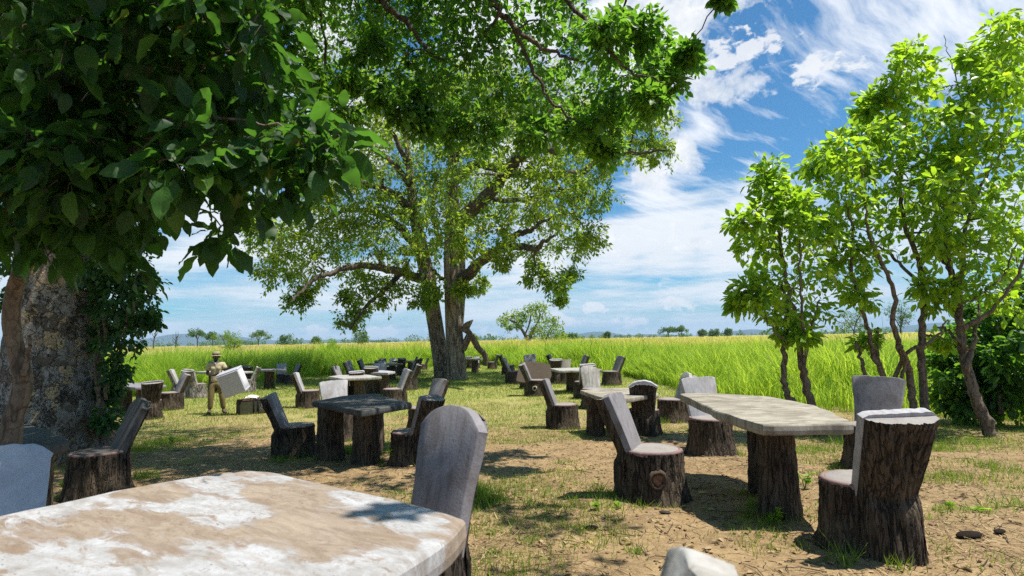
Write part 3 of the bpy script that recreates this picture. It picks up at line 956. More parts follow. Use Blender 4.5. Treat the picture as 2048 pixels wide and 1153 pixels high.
def leaf_mesh_t(name, L, m, variants):
    """leaves shaped like the single ones, joined"""
    rs = np.random.default_rng(5)
    ax_ = L[1] / (np.linalg.norm(L[1], axis=1)[:, None] + 1e-9)
    sd = np.cross(L[2], ax_)
    sd /= np.linalg.norm(sd, axis=1)[:, None] + 1e-9
    nn = np.cross(ax_, sd)
    which = rs.integers(0, len(variants), len(ax_))
    V, FL, T, off = [], [], [], 0
    for q, me in enumerate(variants):
        tv = np.zeros(len(me.vertices) * 3)
        me.vertices.foreach_get('co', tv)
        tv = tv.reshape(-1, 3)
        tf = np.array([p.vertices[:] for p in me.polygons if len(p.vertices) == 4])
        i = np.where(which == q)[0]
        s_ = L[3][i][:, None, None]
        v = L[0][i][:, None] + s_ * (tv[None, :, 0:1] * ax_[i][:, None] + tv[None, :, 1:2] * sd[i][:, None] + tv[None, :, 2:3] * nn[i][:, None])
        V.append(v.reshape(-1, 3))
        FL.append((tf[None] + (np.arange(len(i)) * len(tv))[:, None, None] + off).reshape(-1, 4))
        T.append(np.repeat(L[4][i], len(tv)))
        off += len(i) * len(tv)
    return mesh_fast(name, np.concatenate(V), [np.concatenate(FL)], m, attrs={'tint': np.concatenate(T)})


def twig_mesh(name, TW, r0, r1, m, seg=4, every=1):
    """all thin twigs of a plant as one mesh, three points each"""
    A = np.array(TW[::every])                     # (n,3,3)
    n = len(A)
    t0 = A[:, 2] - A[:, 0]
    t0 /= np.linalg.norm(t0, axis=1)[:, None] + 1e-9
    ref = np.where(np.abs(t0[:, 2:3]) < 0.9, np.array([[0, 0, 1.0]]), np.array([[1.0, 0, 0]]))
    s = np.cross(t0, ref)
    s /= np.linalg.norm(s, axis=1)[:, None] + 1e-9
    b = np.cross(t0, s)
    rr = [r0, (r0 + r1) / 2, r1]
    rows = []
    for k in range(3):
        ring = [A[:, k] + (math.cos(q) * s + math.sin(q) * b) * rr[k] for q in np.linspace(0, 2 * np.pi, seg, endpoint=False)]
        rows.append(np.stack(ring, 1))
    v = np.stack(rows, 1).reshape(-1, 3)          # n,3,seg
    i = np.arange(n)[:, None] * (3 * seg)
    q = []
    for k in range(2):
        for j in range(seg):
            q.append([k * seg + j, k * seg + (j + 1) % seg, (k + 1) * seg + (j + 1) % seg, (k + 1) * seg + j])
    q = (i[:, :, None] + np.array(q)[None]).reshape(-1, 4)
    return mesh_fast(name, v, [q], m)


def single_leaves(root, L, idx, variants, size_attr=True):
    """leaves one can tell apart: each an object sharing a few meshes"""
    for q, i in enumerate(idx):
        axd = Vector(L[1][i]).normalized()
        nr = Vector(L[2][i])
        sd = nr.cross(axd).normalized()
        nn = axd.cross(sd)
        Mx = Matrix((axd, sd, nn)).transposed().to_4x4()
        Mx.translation = Vector(L[0][i]) - root.location
        Mx = Mx @ Matrix.Scale(float(L[3][i]), 4)
        o = bpy.data.objects.new('leaf', variants[q % len(variants)])
        COL.objects.link(o)
        o.parent = root
        o.matrix_basis = Mx


def leaf_variant(name, ratio, m, seed, wav=0.03, n=6):
    """one leaf of unit length along x: two halves folded at the midrib, curved, 24 triangles"""
    rs = np.random.default_rng(seed)
    u = np.linspace(0, 1, n + 1)
    wd = ratio / 2 * np.sin(np.pi * np.clip(u, 0, 1) ** 0.82) ** 0.8
    wd[0], wd[-1] = 0.004, 0.004
    rows = []
    for k in range(n + 1):
        z = -0.28 * (u[k] - 0.3) ** 2 + 0.02 * rs.standard_normal()
        f = 0.22 * wd[k]
        e = wav * rs.standard_normal(2)
        rows.append([(u[k], -wd[k], z + f + e[0] * (0 < k < n)), (u[k], 0, z), (u[k], wd[k], z + f + e[1] * (0 < k < n))])
    mb = MB()
    mb.grid(np.array(rows))
    # stalk
    mb.tube([(-0.16, 0, 0.0), (0, 0, rows[0][1][2])], [0.012, 0.012], 3, cap=False)
    return mb.mesh(name, m, attr=False)


def pick_nearest(L, k, margin=40):
    px, py, z = project(L[0])
    ok = (z > 0.3) & (px > -margin) & (px < 2048 + margin) & (py > -margin) & (py < 1153 + margin)
    dist = np.where(ok, z / L[3], 1e9)
    idx = np.argsort(dist)[:k]
    return idx[dist[idx] < 1e8]


def split_leaves(root, L, m_stuff, variants, k=300, ratio=0.5, name='foliage', shaped=False):
    idx = pick_nearest(L, k)
    single_leaves(root, L, idx, variants)
    keep = np.ones(len(L[0]), bool)
    keep[idx] = False
    M_ = tuple(a[keep] for a in L[:5])
    off = np.array(root.location)
    Lo = (M_[0] - off,) + M_[1:]
    o = link(name, leaf_mesh_t(name, Lo, m_stuff, variants) if shaped else leaf_mesh(name, Lo, m_stuff, ratio), root, kind='stuff')
    return o


def smooth_path(pts, n):
    """Catmull-Rom through rows (x,y,z,r)"""
    pts = np.asarray(pts, float)
    p = np.vstack([2 * pts[0] - pts[1], pts, 2 * pts[-1] - pts[-2]])
    out_ = []
    m_ = len(pts) - 1
    for k in range(n):
        tt = k / (n - 1) * m_
        i = min(int(tt), m_ - 1)
        f = tt - i
        a, b, c, d = p[i], p[i + 1], p[i + 2], p[i + 3]
        out_.append(0.5 * (2 * b + (c - a) * f + (2 * a - 5 * b + 4 * c - d) * f * f + (3 * b - a - 3 * c + d) * f ** 3))
    out_ = np.array(out_)
    out_[:, 3] = np.maximum(out_[:, 3], 0.002)
    return out_


class Tree:
    """a plant: an Empty at its foot, trunk and branches as meshes of their own, foliage and twigs"""
    def __init__(self, name, label, cat, foot, group=None):
        self.root = thing(name, label, cat, tuple(foot), 0, group)
        self.o = np.array(foot, float)
        self.nodes = []
    def limb(self, pts, name='branch', m=None, n=None, seg=10, rough=0.0, seed=0, wob=0.0):
        rs = np.random.default_rng(seed)
        q = smooth_path(pts, n or max(8, len(pts) * 5))
        if wob:
            w = rs.standard_normal((len(q), 3)) * wob
            w[0] = w[-1] = 0
            q[:, :3] += w
        mb = MB()
        mb.tube(q[:, :3] - self.o, q[:, 3], seg, rough=rough, rs=rs)
        self.nodes.extend([tuple(r_) for r_ in q])
        return link(name, mb.mesh(name, m or BARK_LIMB, attr=False), self.root)
    def trunk(self, pts, m, seg=40, n=40, ridges=14, amp=0.04, flare=0.5, seed=0, name='trunk'):
        """big trunk with buttressed, ridged girth"""
        rs = np.random.default_rng(seed)
        q = smooth_path(pts, n)
        a = np.linspace(0, 2 * np.pi, seg, endpoint=False)
        rows = []
        ph = rs.random(4) * 6
        z0 = q[0][2]
        H = max(q[-1][2] - z0, 0.1)
        for r_ in q:
            hz = (r_[2] - z0)
            wob = amp * (np.sin(ridges * a + ph[0] + 1.5 * np.sin(hz * 1.3)) * 0.5 + np.sin((ridges * 2 + 3) * a + ph[1] + 2.0 * np.sin(hz * 0.9 + 1)) * 0.35 + 0.5 * rs.standard_normal(seg) * 0.35)
            fl_ = 1 + flare * math.exp(-hz / (0.35 * r_[3] * 2 + 0.05)) * (1 + 0.35 * np.sin(5 * a + ph[2]))
            rr = r_[3] * (1 + wob) * fl_
            rows.append(np.stack([r_[0] + np.cos(a) * rr, r_[1] + np.sin(a) * rr, np.full(seg, r_[2])], 1) - self.o)
        mb = MB()
        mb.grid(np.array(rows), True)
        self.nodes.extend([tuple(r_) for r_ in q])
        return link(name, mb.mesh(name, m, attr=False), self.root)
    def connect(self, clumps, m, seed=0, r_max=0.05, r_end=0.006, seg=5, name='twigs', sag=0.1, wob=0.08):
        """thin boughs from the nearest limb to every clump, joined into one part"""
        rs = np.random.default_rng(seed)
        base = np.array(self.nodes)
        nodes = base.copy()
        mb = MB()
        order = sorted(range(len(clumps)), key=lambda i: np.min(np.linalg.norm(base[:, :3] - np.asarray(clumps[i][0]), axis=1)))
        for i in order:
            c = np.asarray(clumps[i][0], float)
            d = np.linalg.norm(nodes[:, :3] - c, axis=1) + 2.0 * np.maximum(0, nodes[:, 2] - c[2] - 0.5) * 0.3
            k = int(np.argmin(d))
            s = nodes[k]
            r0 = min(s[3] * 0.65, r_max)
            L_ = np.linalg.norm(c - s[:3])
            if L_ < 1e-3:
                continue
            mid = (s[:3] + c) / 2 + np.array([0, 0, L_ * sag]) + rs.standard_normal(3) * L_ * wob
            pts = [np.append(s[:3], r0), np.append(mid, (r0 + r_end) / 2), np.append(c, r_end)]
            q = smooth_path(pts, 7)
            q[1:-1, :3] += rs.standard_normal((5, 3)) * L_ * wob * 0.25
            mb.tube(q[:, :3] - self.o, q[:, 3], seg, cap=False)
            nodes = np.vstack([nodes, q[2:]])
        o = link(name, mb.mesh(name, m, attr=False), self.root)
        o['kind'] = 'stuff'
        return o


def PP(px, py, d, wpx=None):
    p = P(px, py, d)
    return (p[0], p[1], p[2], (wpx or 2) * d / F / 2)


def shp(lo, pts, d, dz=0.0):
    return [PP(x, y, d + (dz if not len(q) else q[0]), w) for x, y, w, *q in pts]


# ================================================================ CENTRE TREE (about 26 m away)
D = 26.0
foot = GX(905, D)
tr = Tree('spreading_tree', 'tall two-trunked tree with yellow-green leaves standing at the far end of the clearing', 'tree', foot, 'trees around the clearing')
gA = GX(912, 25.6)
gB = GX(886, 26.9)
tr.trunk([(gA[0], gA[1], gA[2] - 0.1, 0.43)] + [PP(x, y, 25.6, w) for x, y, w in ((913, 730, 37), (910, 690, 35), (906, 620, 32), (904, 560, 32), (905, 500, 34), (906, 440, 29), (905, 380, 22), (903, 300, 15), (897, 220, 9), (890, 150, 4))], BARK_TREE, 36, 46, 13, 0.04, 0.14, 1)
tr.trunk([(gB[0], gB[1], gB[2] - 0.1, 0.37)] + [PP(x, y, 26.6, w) for x, y, w in ((880, 710, 32), (872, 660, 31), (864, 610, 31), (856, 560, 31), (843, 500, 28), (831, 440, 22), (823, 380, 18), (816, 310, 13), (810, 240, 8), (800, 170, 4))], BARK_TREE, 32, 44, 12, 0.04, 0.12, 2)
tr.trunk([PP(x, y, 26.3, w) for x, y, w in ((918, 650, 18), (919, 600, 22), (919, 540, 24), (918, 480, 22), (916, 430, 14))], BARK_TREE, 24, 20, 10, 0.05, 0.0, 3, name='branch')
LIMBS = [
    [(908, 470, 22), (930, 432, 24), (965, 402, 22), (1000, 362, 19), (1030, 325, 17), (1062, 303, 15), (1100, 298, 13), (1112, 305, 11)],
    [(925, 560, 22), (945, 542, 19), (975, 512, 16), (1005, 497, 14), (1040, 492, 12), (1072, 498, 9), (1085, 485, 7), (1110, 470, 4)],
    [(1005, 497, 10), (1030, 472, 11), (1060, 462, 8), (1085, 445, 6), (1115, 432, 4), (1150, 425, 3)],
    [(850, 556, 18), (825, 553, 15), (785, 541, 13), (740, 533, 11), (705, 532, 10), (670, 545, 8), (635, 555, 7), (605, 580, 5), (580, 605, 3)],
    [(800, 548, 9), (775, 575, 8), (745, 600, 6), (715, 635, 4), (700, 660, 3)],
    [(845, 520, 14), (815, 470, 13), (780, 440, 11), (745, 425, 9), (700, 420, 7), (650, 440, 5), (590, 470, 4), (545, 480, 3)],
    [(829, 430, 14), (790, 390, 12), (735, 370, 10), (690, 372, 8), (640, 400, 6), (600, 420, 4), (560, 425, 3)],
    [(822, 370, 12), (780, 320, 9), (740, 290, 6), (720, 250, 4)],
    [(904, 370, 16), (950, 330, 14), (1010, 345, 12), (1090, 350, 11), (1160, 345, 10), (1195, 325, 9), (1240, 310, 7), (1290, 305, 5), (1335, 300, 3)],
    [(905, 330, 11), (940, 260, 9), (980, 200, 6), (1010, 150, 4)],
    [(1062, 303, 9), (1070, 250, 7), (1100, 200, 5), (1130, 160, 3)],
    [(880, 490, 9), (868, 440, 8), (866, 400, 6), (872, 350, 5)],
    [(815, 330, 10), (760, 210, 6), (740, 160, 3)],
    [(1100, 350, 7), (1130, 390, 6), (1150, 430, 4), (1170, 460, 3)],
    [(925, 545, 9), (890, 560, 7), (865, 540, 5)],
    [(985, 400, 9), (1050, 400, 8), (1110, 380, 6), (1180, 390, 4)]]
rsL = np.random.default_rng(3)
for k, lp in enumerate(LIMBS):
    dd = [0.0] + list(np.cumsum(rsL.uniform(-0.5, 1.0, len(lp) - 1) * (1 if k % 2 else -1)))
    if k in (0, 1, 3):
        dd = [-0.8 - (5.6 if k == 0 else 4.2) * j / (len(lp) - 1) for j in range(len(lp))]
    tr.limb([PP(x, y, 26 + o_, w * (1.25 if k < 9 else 1.1)) for (x, y, w), o_ in zip(lp, dd)], m=BARK_LIMB, seg=10, seed=k, wob=0.03)
tr.limb([PP(x, y, 25.5, w) for x, y, w in ((925, 700, 16), (932, 685, 15), (938, 672, 13), (941, 664, 9))], name='stub', m=BARK_TREE)
tr.limb([PP(x, y, 25.3, w) for x, y, w in ((926, 664, 18), (934, 652, 15), (941, 645, 8), (946, 640, 2))], name='torn_stub', m=DEADWOOD)
tr.limb([PP(x, y, 25.2, w) for x, y, w in ((932, 655, 9), (946, 678, 12), (957, 697, 12), (966, 706, 12), (971, 716, 11), (970, 732, 9))], name='broken_branch', m=DEADWOOD)
# crown: clumps laid through the volume
CROWN = [(560, 440, 45), (530, 490, 40), (590, 500, 50), (620, 440, 50), (575, 560, 36), (590, 600, 28), (640, 540, 40), (660, 480, 50), (680, 410, 55), (640, 390, 45), (700, 470, 50), (720, 330, 55), (690, 340, 45), (740, 420, 55),
         (760, 490, 50), (710, 540, 30), (735, 570, 35), (720, 620, 28), (705, 640, 24), (770, 590, 36), (800, 560, 30), (760, 350, 60), (800, 430, 55), (800, 300, 60), (750, 260, 55), (730, 200, 50), (740, 160, 40), (790, 210, 55),
         (850, 260, 60), (850, 180, 55), (820, 140, 45), (860, 350, 60), (870, 430, 55), (900, 220, 55), (900, 300, 60), (920, 390, 60), (910, 150, 50), (960, 190, 60), (950, 270, 60), (960, 340, 60), (975, 430, 50), (1000, 260, 60),
         (1020, 190, 60), (1000, 140, 40), (1010, 380, 50), (1050, 250, 60), (1060, 340, 55), (1080, 180, 55), (1100, 270, 60), (1110, 340, 55), (1060, 420, 50), (1110, 410, 50), (1150, 230, 60), (1160, 300, 60), (1150, 370, 50), (1160, 430, 45),
         (1150, 490, 36), (1110, 480, 40), (1060, 500, 30), (1080, 540, 24), (1105, 575, 20), (1115, 590, 14), (1200, 260, 55), (1210, 330, 45), (1190, 390, 40), (1180, 470, 30), (1250, 250, 50), (1260, 310, 42), (1300, 290, 42), (1310, 240, 40), (1330, 310, 30), (1275, 215, 35),
         (940, 500, 30), (950, 560, 20), (935, 590, 16), (860, 500, 40), (840, 590, 24), (820, 520, 36), (870, 570, 24), (1010, 460, 36), (1000, 520, 20), (1130, 540, 18), (620, 590, 20), (540, 530, 26), (510, 450, 22), (830, 400, 50), (690, 590, 18)]
clumps = []
rsC = np.random.default_rng(8)
for x, y, rp in CROWN:
    rel = ((x - 920) / 430) ** 2 + ((y - 370) / 300) ** 2
    zr = 6.0 * math.sqrt(max(0.08, 1 - min(rel, 1)))
    for _ in range(2 if rp > 45 else 1):
        c = P(x + rsC.uniform(-12, 12), y + rsC.uniform(-12, 12), D + rsC.uniform(-zr, zr))
        sun_tint = 0.33 + 0.15 * ((x < 800) or y > 300) - 0.12 * (x > 820 and x < 1000 and y < 480) + 0.08 * rsC.standard_normal()  # sun glowing through the left and lower crown is put into the tint
        clumps.append((c, rp * D / F, sun_tint))
L = sprays(clumps, 9, 30, 21, 0.195, droop=0.35, tvar=0.17)
idx = pick_nearest(L, 300)
tr.connect(clumps, BARK_LIMB, 10, 0.09, 0.012, 5, name='boughs')
link('foliage', leaf_mesh('foliage', (L[0] - tr.o,) + L[1:5], L_CEN, 0.5, 0.2, True), tr.root, kind='stuff')
link('twigs', twig_mesh('twigs', [tuple(np.array(a) - tr.o for a in w) for w in L[5]], 0.012, 0.004, TWIG, 3), tr.root, kind='stuff')

# ================================================================ BIG TREE, left, with the canopy overhead
D = 8.0
foot = np.array([*P(112, 905, D)[:2], 0.0])
foot[2] = float(gz(foot[0], foot[1]))
bt = Tree('plane_barked_tree', 'huge old tree with flaking grey plated bark at the left, its boughs reaching overhead', 'tree', foot, 'trees around the clearing')
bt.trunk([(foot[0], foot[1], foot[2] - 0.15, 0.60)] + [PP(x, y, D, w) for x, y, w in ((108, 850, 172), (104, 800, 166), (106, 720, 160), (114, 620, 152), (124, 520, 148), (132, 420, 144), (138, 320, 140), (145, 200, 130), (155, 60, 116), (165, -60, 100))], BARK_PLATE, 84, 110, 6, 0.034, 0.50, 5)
BL = [[(165, -40, 100, 8.0), (330, -190, 60, 7.6), (560, -250, 44, 7.2), (800, -260, 36, 7.0), (1000, -200, 28, 6.8), (1150, -120, 20, 6.6), (1260, -20, 12, 6.4)],
      [(700, -255, 26, 7.1), (730, -90, 18, 7.2), (765, 5, 14, 7.3), (815, 45, 12, 7.4), (850, 95, 9, 7.5), (885, 118, 7, 7.5), (930, 105, 5, 7.6)],
      [(900, -230, 22, 6.9), (955, -80, 16, 6.8), (985, 0, 14, 6.7), (1020, 45, 12, 6.7), (1062, 82, 10, 6.6), (1115, 108, 7, 6.6), (1170, 125, 5, 6.5)],
      [(1020, 45, 9, 6.7), (1050, 110, 8, 6.8), (1078, 165, 7, 6.8), (1105, 205, 6, 6.8), (1150, 240, 5, 6.8), (1200, 263, 4, 6.7), (1245, 257, 3, 6.7)],
      [(560, -250, 24, 7.2), (600, -120, 15, 7.3), (595, 20, 9, 7.4), (560, 80, 7, 7.4), (545, 110, 5, 7.4), (530, 150, 4, 7.4)],
      [(1000, -200, 18, 6.8), (1090, -60, 12, 6.4), (1180, 60, 8, 6.1), (1260, 140, 5, 5.9), (1330, 165, 3, 5.8)],
      [(600, -120, 10, 7.3), (640, 20, 6, 7.6), (650, 120, 5, 7.8), (640, 210, 3, 7.9)],
      [(900, -230, 14, 6.9), (893, -20, 7, 7.6), (892, 60, 5, 7.8), (888, 150, 4, 7.9), (880, 230, 2, 8.0)],
      [(330, -190, 44, 7.6), (200, -420, 36, 5.6), (400, -900, 28, 3.9), (900, -1500, 20, 3.0), (1500, -1900, 10, 2.6)],
      [(165, -40, 70, 8.0), (-200, -250, 50, 7.0), (-700, -420, 30, 5.6)],
      [(160, 20, 60, 8.0), (-100, -100, 40, 9.5), (-300, -160, 24, 11.0)]]
for k, lp in enumerate(BL):
    bt.limb([PP(x, y, d_, w) for x, y, w, d_ in lp], m=BARK_LIMB, seg=12, seed=30 + k, wob=0.015)
OVER = [(575, 110, 48), (640, 165, 48), (695, 160, 26), (620, 240, 55), (560, 220, 55), (680, 230, 36), (540, 40, 40), (600, 10, 36), (650, 290, 32), (590, 300, 36), (530, 290, 40),
        (750, 30, 50), (735, 95, 36), (810, 40, 52), (795, 140, 50), (870, 30, 52), (865, 110, 52), (855, 190, 44), (800, 205, 38), (760, 190, 24), (945, 20, 55), (940, 110, 60), (920, 200, 52), (1010, 50, 56), (1015, 130, 60), (1000, 210, 52),
        (1085, 40, 60), (1100, 120, 66), (1080, 205, 52), (1130, 10, 40), (1165, 105, 62), (1180, 185, 60), (1205, 255, 44), (1240, 75, 50), (1255, 150, 55), (1230, 215, 44), (1315, 110, 44), (1325, 165, 30), (1365, 125, 26), (1285, 60, 32),
        (1215, 60, 36), (1145, 255, 34), (1062, 265, 34), (965, 265, 36), (900, 255, 30), (1375, 110, 16), (1300, 200, 24), (845, 240, 26), (1210, 295, 24), (1240, 45, 16),
        (700, -60, 70), (800, -80, 80), (900, -70, 80), (1000, -70, 80), (1100, -70, 70), (600, -80, 70), (850, -180, 100), (1000, -180, 100), (700, -180, 100), (1150, -160, 60), (560, -170, 90), (460, -120, 90), (420, -260, 110), (1445, -4, 9)]
clo = []
rsO = np.random.default_rng(12)
for x, y, rp in OVER:
    d_ = 7.4 + rsO.uniform(-0.9, 1.2) - (0.9 if x > 1180 else 0)
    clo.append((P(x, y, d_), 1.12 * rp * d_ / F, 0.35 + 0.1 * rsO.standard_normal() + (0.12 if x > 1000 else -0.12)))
n_in = len(clo)
# unseen rest of the crown; many clumps added to shade floor, tables and sapling
OUT = [((-7.5, 6.0, 5.8), 1.3), ((-6.2, 4.6, 5.4), 1.2), ((-5.0, 5.2, 6.0), 1.2), ((-4.4, 3.9, 5.0), 1.0), ((-8.6, 8.5, 6.4), 1.5), ((-6.5, 9.6, 6.6), 1.4), ((-4.6, 7.4, 6.4), 1.3), ((-3.2, 6.2, 6.3), 1.1), ((-9.5, 5.0, 5.6), 1.4),
       ((-3.0, 4.3, 5.3), 1.0), ((-1.9, 3.4, 4.9), 0.8), ((-2.8, 2.4, 4.7), 0.9), ((-1.1, 2.3, 4.3), 0.7), ((-2.7, 2.2, 4.2), 0.8), ((-1.5, 3.0, 4.7), 0.6), ((-0.62, 2.6, 4.6), 0.42), ((-1.9, 2.0, 4.3), 0.8), ((-2.3, 3.0, 4.6), 0.8), ((1.1, 3.2, 5.3), 0.5), ((2.3, 2.6, 5.0), 0.4), ((2.6, 3.7, 5.4), 0.36), ((2.0, 4.6, 5.8), 0.4), ((2.9, 1.9, 4.8), 0.35), ((1.5, 1.6, 4.7), 0.3), ((-1.6, 1.2, 4.4), 0.7), ((-7.5, 2.8, 5.0), 1.3), ((-5.4, 2.6, 4.8), 1.2), ((-3.9, 1.5, 4.6), 0.9),
       ((-1.2, 7.2, 6.8), 0.9), ((-0.2, 6.6, 6.8), 0.6), ((1.2, 5.2, 6.2), 0.4), ((-2.4, 8.8, 7.0), 1.1), ((-5.5, 11.2, 6.8), 1.3), ((-3.2, 10.6, 7.1), 1.1), ((-8.3, 11.2, 6.5), 1.4), ((2.4, 4.2, 5.8), 0.4), ((-1.0, 4.6, 5.7), 0.9), ((0.0, 4.9, 5.9), 0.5), ((-0.2, 6.0, 6.7), 0.9), ((-1.8, 5.6, 6.3), 0.9), ((-1.2, 8.0, 8.0), 1.0), ((-2.6, 7.0, 7.3), 1.0)]
for c, r_ in OUT:
    clo.append((np.array(c), r_, 0.35, min(7.0, (r_ / 0.5) ** 2 * 0.9)))
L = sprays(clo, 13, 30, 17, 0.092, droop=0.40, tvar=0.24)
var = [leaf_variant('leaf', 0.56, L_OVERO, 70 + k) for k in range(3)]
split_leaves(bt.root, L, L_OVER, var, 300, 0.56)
bt.connect(clo, BARK_LIMB, 14, 0.05, 0.008, 5, name='boughs')
link('twigs', twig_mesh('twigs', [tuple(np.array(a) - bt.o for a in w) for w in L[5]], 0.006, 0.002, TWIG, 3), bt.root, kind='stuff')

# ================================================================ NEAR BROAD-LEAVED SAPLING, left
foot = G(18, 985)
foot = np.array([P(20, 900, 3.2)[0], 3.2, 0.0])
foot[2] = float(gz(*foot[:2]))
sp_ = Tree('broad_leaved_sapling', 'leaning young tree with large broad dark leaves close in the left foreground', 'tree', foot, 'trees around the clearing')
sp_.trunk([(foot[0], foot[1], foot[2] - 0.1, 0.058)] + [PP(x, y, d_, w) for x, y, w, d_ in ((22, 870, 36, 3.2), (36, 810, 33, 3.2), (46, 760, 33, 3.2), (32, 700, 30, 3.18), (22, 640, 30, 3.15), (32, 570, 29, 3.1), (62, 505, 32, 3.0), (95, 440, 28, 2.95), (120, 350, 24, 2.9), (140, 250, 18, 2.8), (150, 130, 12, 2.75), (160, 0, 8, 2.7))], BARK_SHRUB, 20, 60, 5, 0.05, 0.3, 6)
SL = [[(36, 800, 12, 3.2), (50, 740, 10, 3.15), (56, 690, 7, 3.1), (60, 660, 3, 3.1)],
      [(95, 440, 18, 2.95), (190, 360, 14, 2.75), (300, 280, 10, 2.55), (420, 240, 7, 2.4), (540, 250, 5, 2.35), (650, 290, 3, 2.35)],
      [(120, 350, 16, 2.9), (220, 240, 12, 2.7), (340, 160, 9, 2.5), (450, 110, 6, 2.4), (530, 90, 4, 2.4)],
      [(140, 250, 14, 2.8), (230, 100, 10, 2.6), (340, 0, 7, 2.5), (460, -60, 5, 2.5)],
      [(95, 440, 12, 2.95), (180, 440, 9, 2.8), (280, 420, 6, 2.7), (400, 420, 4, 2.6), (470, 480, 2, 2.55)],
      [(62, 505, 12, 3.0), (0, 380, 9, 2.8), (-60, 250, 6, 2.6)],
      [(120, 350, 12, 2.9), (60, 220, 9, 2.6), (30, 100, 6, 2.45), (20, 0, 4, 2.4)],
      [(190, 360, 8, 2.75), (330, 360, 6, 2.6), (470, 340, 4, 2.5), (600, 350, 3, 2.45)]]
for k, lp in enumerate(SL):
    sp_.limb([PP(x, y, d_, w) for x, y, w, d_ in lp], m=BARK_SHRUB, seg=7, seed=60 + k, wob=0.01)
SAP = []
rsS = np.random.default_rng(17)
for gy_ in range(-70, 480, 72):
    for gx_ in range(-60, 700, 78):
        x, y = gx_ + rsS.uniform(-24, 24), gy_ + rsS.uniform(-24, 24)
        lim = np.interp(y, [-80, 0, 120, 200, 270, 330, 400], [500, 500, 540, 590, 650, 650, 590]) if y < 330 else np.interp(y, [330, 400, 470, 560], [560, 330, 70, 0])
        if x < lim - 30:
            d_ = rsS.uniform(2.15, 3.3)
            SAP.append((P(x, y, d_), rsS.uniform(0.13, 0.19), 0.4))
for x, y, d_ in ((660, 285, 2.3), (630, 330, 2.35), (565, 350, 2.4), (480, 400, 2.5), (600, 270, 2.3), (520, 330, 2.4), (640, 370, 2.5), (430, 470, 2.55), (250, 500, 2.9), (310, 420, 2.8), (140, 480, 3.0), (30, 470, 2.9), (200, 450, 2.9), (540, 60, 2.3), (500, 20, 2.3)):
    SAP.append((P(x, y, d_), 0.10, 0.45, 0.6))
for k in range(46):  # back layer of leaf clumps added to block sky light behind the sapling
    x, y = rsS.uniform(-80, 560), rsS.uniform(-80, 430)
    lim = np.interp(y, [-80, 0, 120, 270, 330, 400, 470], [480, 470, 500, 560, 480, 290, 60])
    if x < lim - 30:
        d_ = rsS.uniform(3.0, 3.8)
        SAP.append((P(x, y, d_), rsS.uniform(0.18, 0.25), 0.3, 1.3))
L = sprays(SAP, 18, 9, 7, 0.122, droop=0.42, up=1.1, tvar=0.2)
var = [leaf_variant('leaf', 0.54, L_BIG, 80 + k, 0.02, 9) for k in range(5)]
split_leaves(sp_.root, L, L_BIGS, var, 300, 0.6, shaped=True)
sp_.connect(SAP, BARK_SHRUB, 19, 0.01, 0.003, 4, name='boughs')
link('twigs', twig_mesh('twigs', [tuple(np.array(a) - sp_.o for a in w) for w in L[5]], 0.004, 0.0015, TWIG, 3), sp_.root, kind='stuff')

# ================================================================ DARK CLIMBING SHRUB against the big trunk
D = 7.9
foot = GX(205, D)
iv = Tree('climbing_shrub', 'dense dark green climbing shrub hugging the right side of the huge plated trunk', 'shrub', foot)
for k, lp in enumerate(([(205, 880, 12), (200, 780, 10), (210, 680, 9), (220, 560, 7), (230, 460, 5)], [(200, 870, 8), (190, 760, 7), (195, 640, 6), (215, 520, 5)], [(212, 800, 6), (240, 700, 5), (260, 600, 4), (280, 520, 3)])):
    iv.limb([PP(x, y, D - 0.1 * k, w) for x, y, w in lp], name='stem', m=BARK_SHRUB, seg=7, seed=90 + k, wob=0.03)
IV = [(200, 470, 40), (240, 450, 42), (270, 490, 36), (215, 540, 42), (255, 545, 42), (285, 560, 26), (205, 610, 36), (240, 610, 44), (280, 625, 28), (210, 670, 34), (245, 680, 36), (262, 640, 34), (205, 730, 30), (235, 735, 26), (200, 790, 26), (222, 775, 22), (210, 840, 20), (190, 560, 30), (190, 660, 26), (295, 470, 20), (270, 580, 30), (225, 500, 40), (300, 640, 14), (225, 420, 40), (190, 400, 40), (255, 400, 36), (40, 470, 40), (10, 530, 36), (20, 430, 40), (-10, 600, 24)]
cl_ = []
rsI = np.random.default_rng(21)
for x, y, rp in IV:
    d_ = D + rsI.uniform(-0.35, 0.35) + (0.6 if x < 100 else 0)
    cl_.append((P(x, y, d_), rp * d_ / F, 0.4))
L = sprays(cl_, 22, 24, 13, 0.085, droop=0.5, tvar=0.25)
iv.connect(cl_, BARK_SHRUB, 23, 0.02, 0.004, 4, name='boughs')
link('foliage', leaf_mesh('foliage', (L[0] - iv.o,) + L[1:5], L_IVY, 0.55), iv.root, kind='stuff')

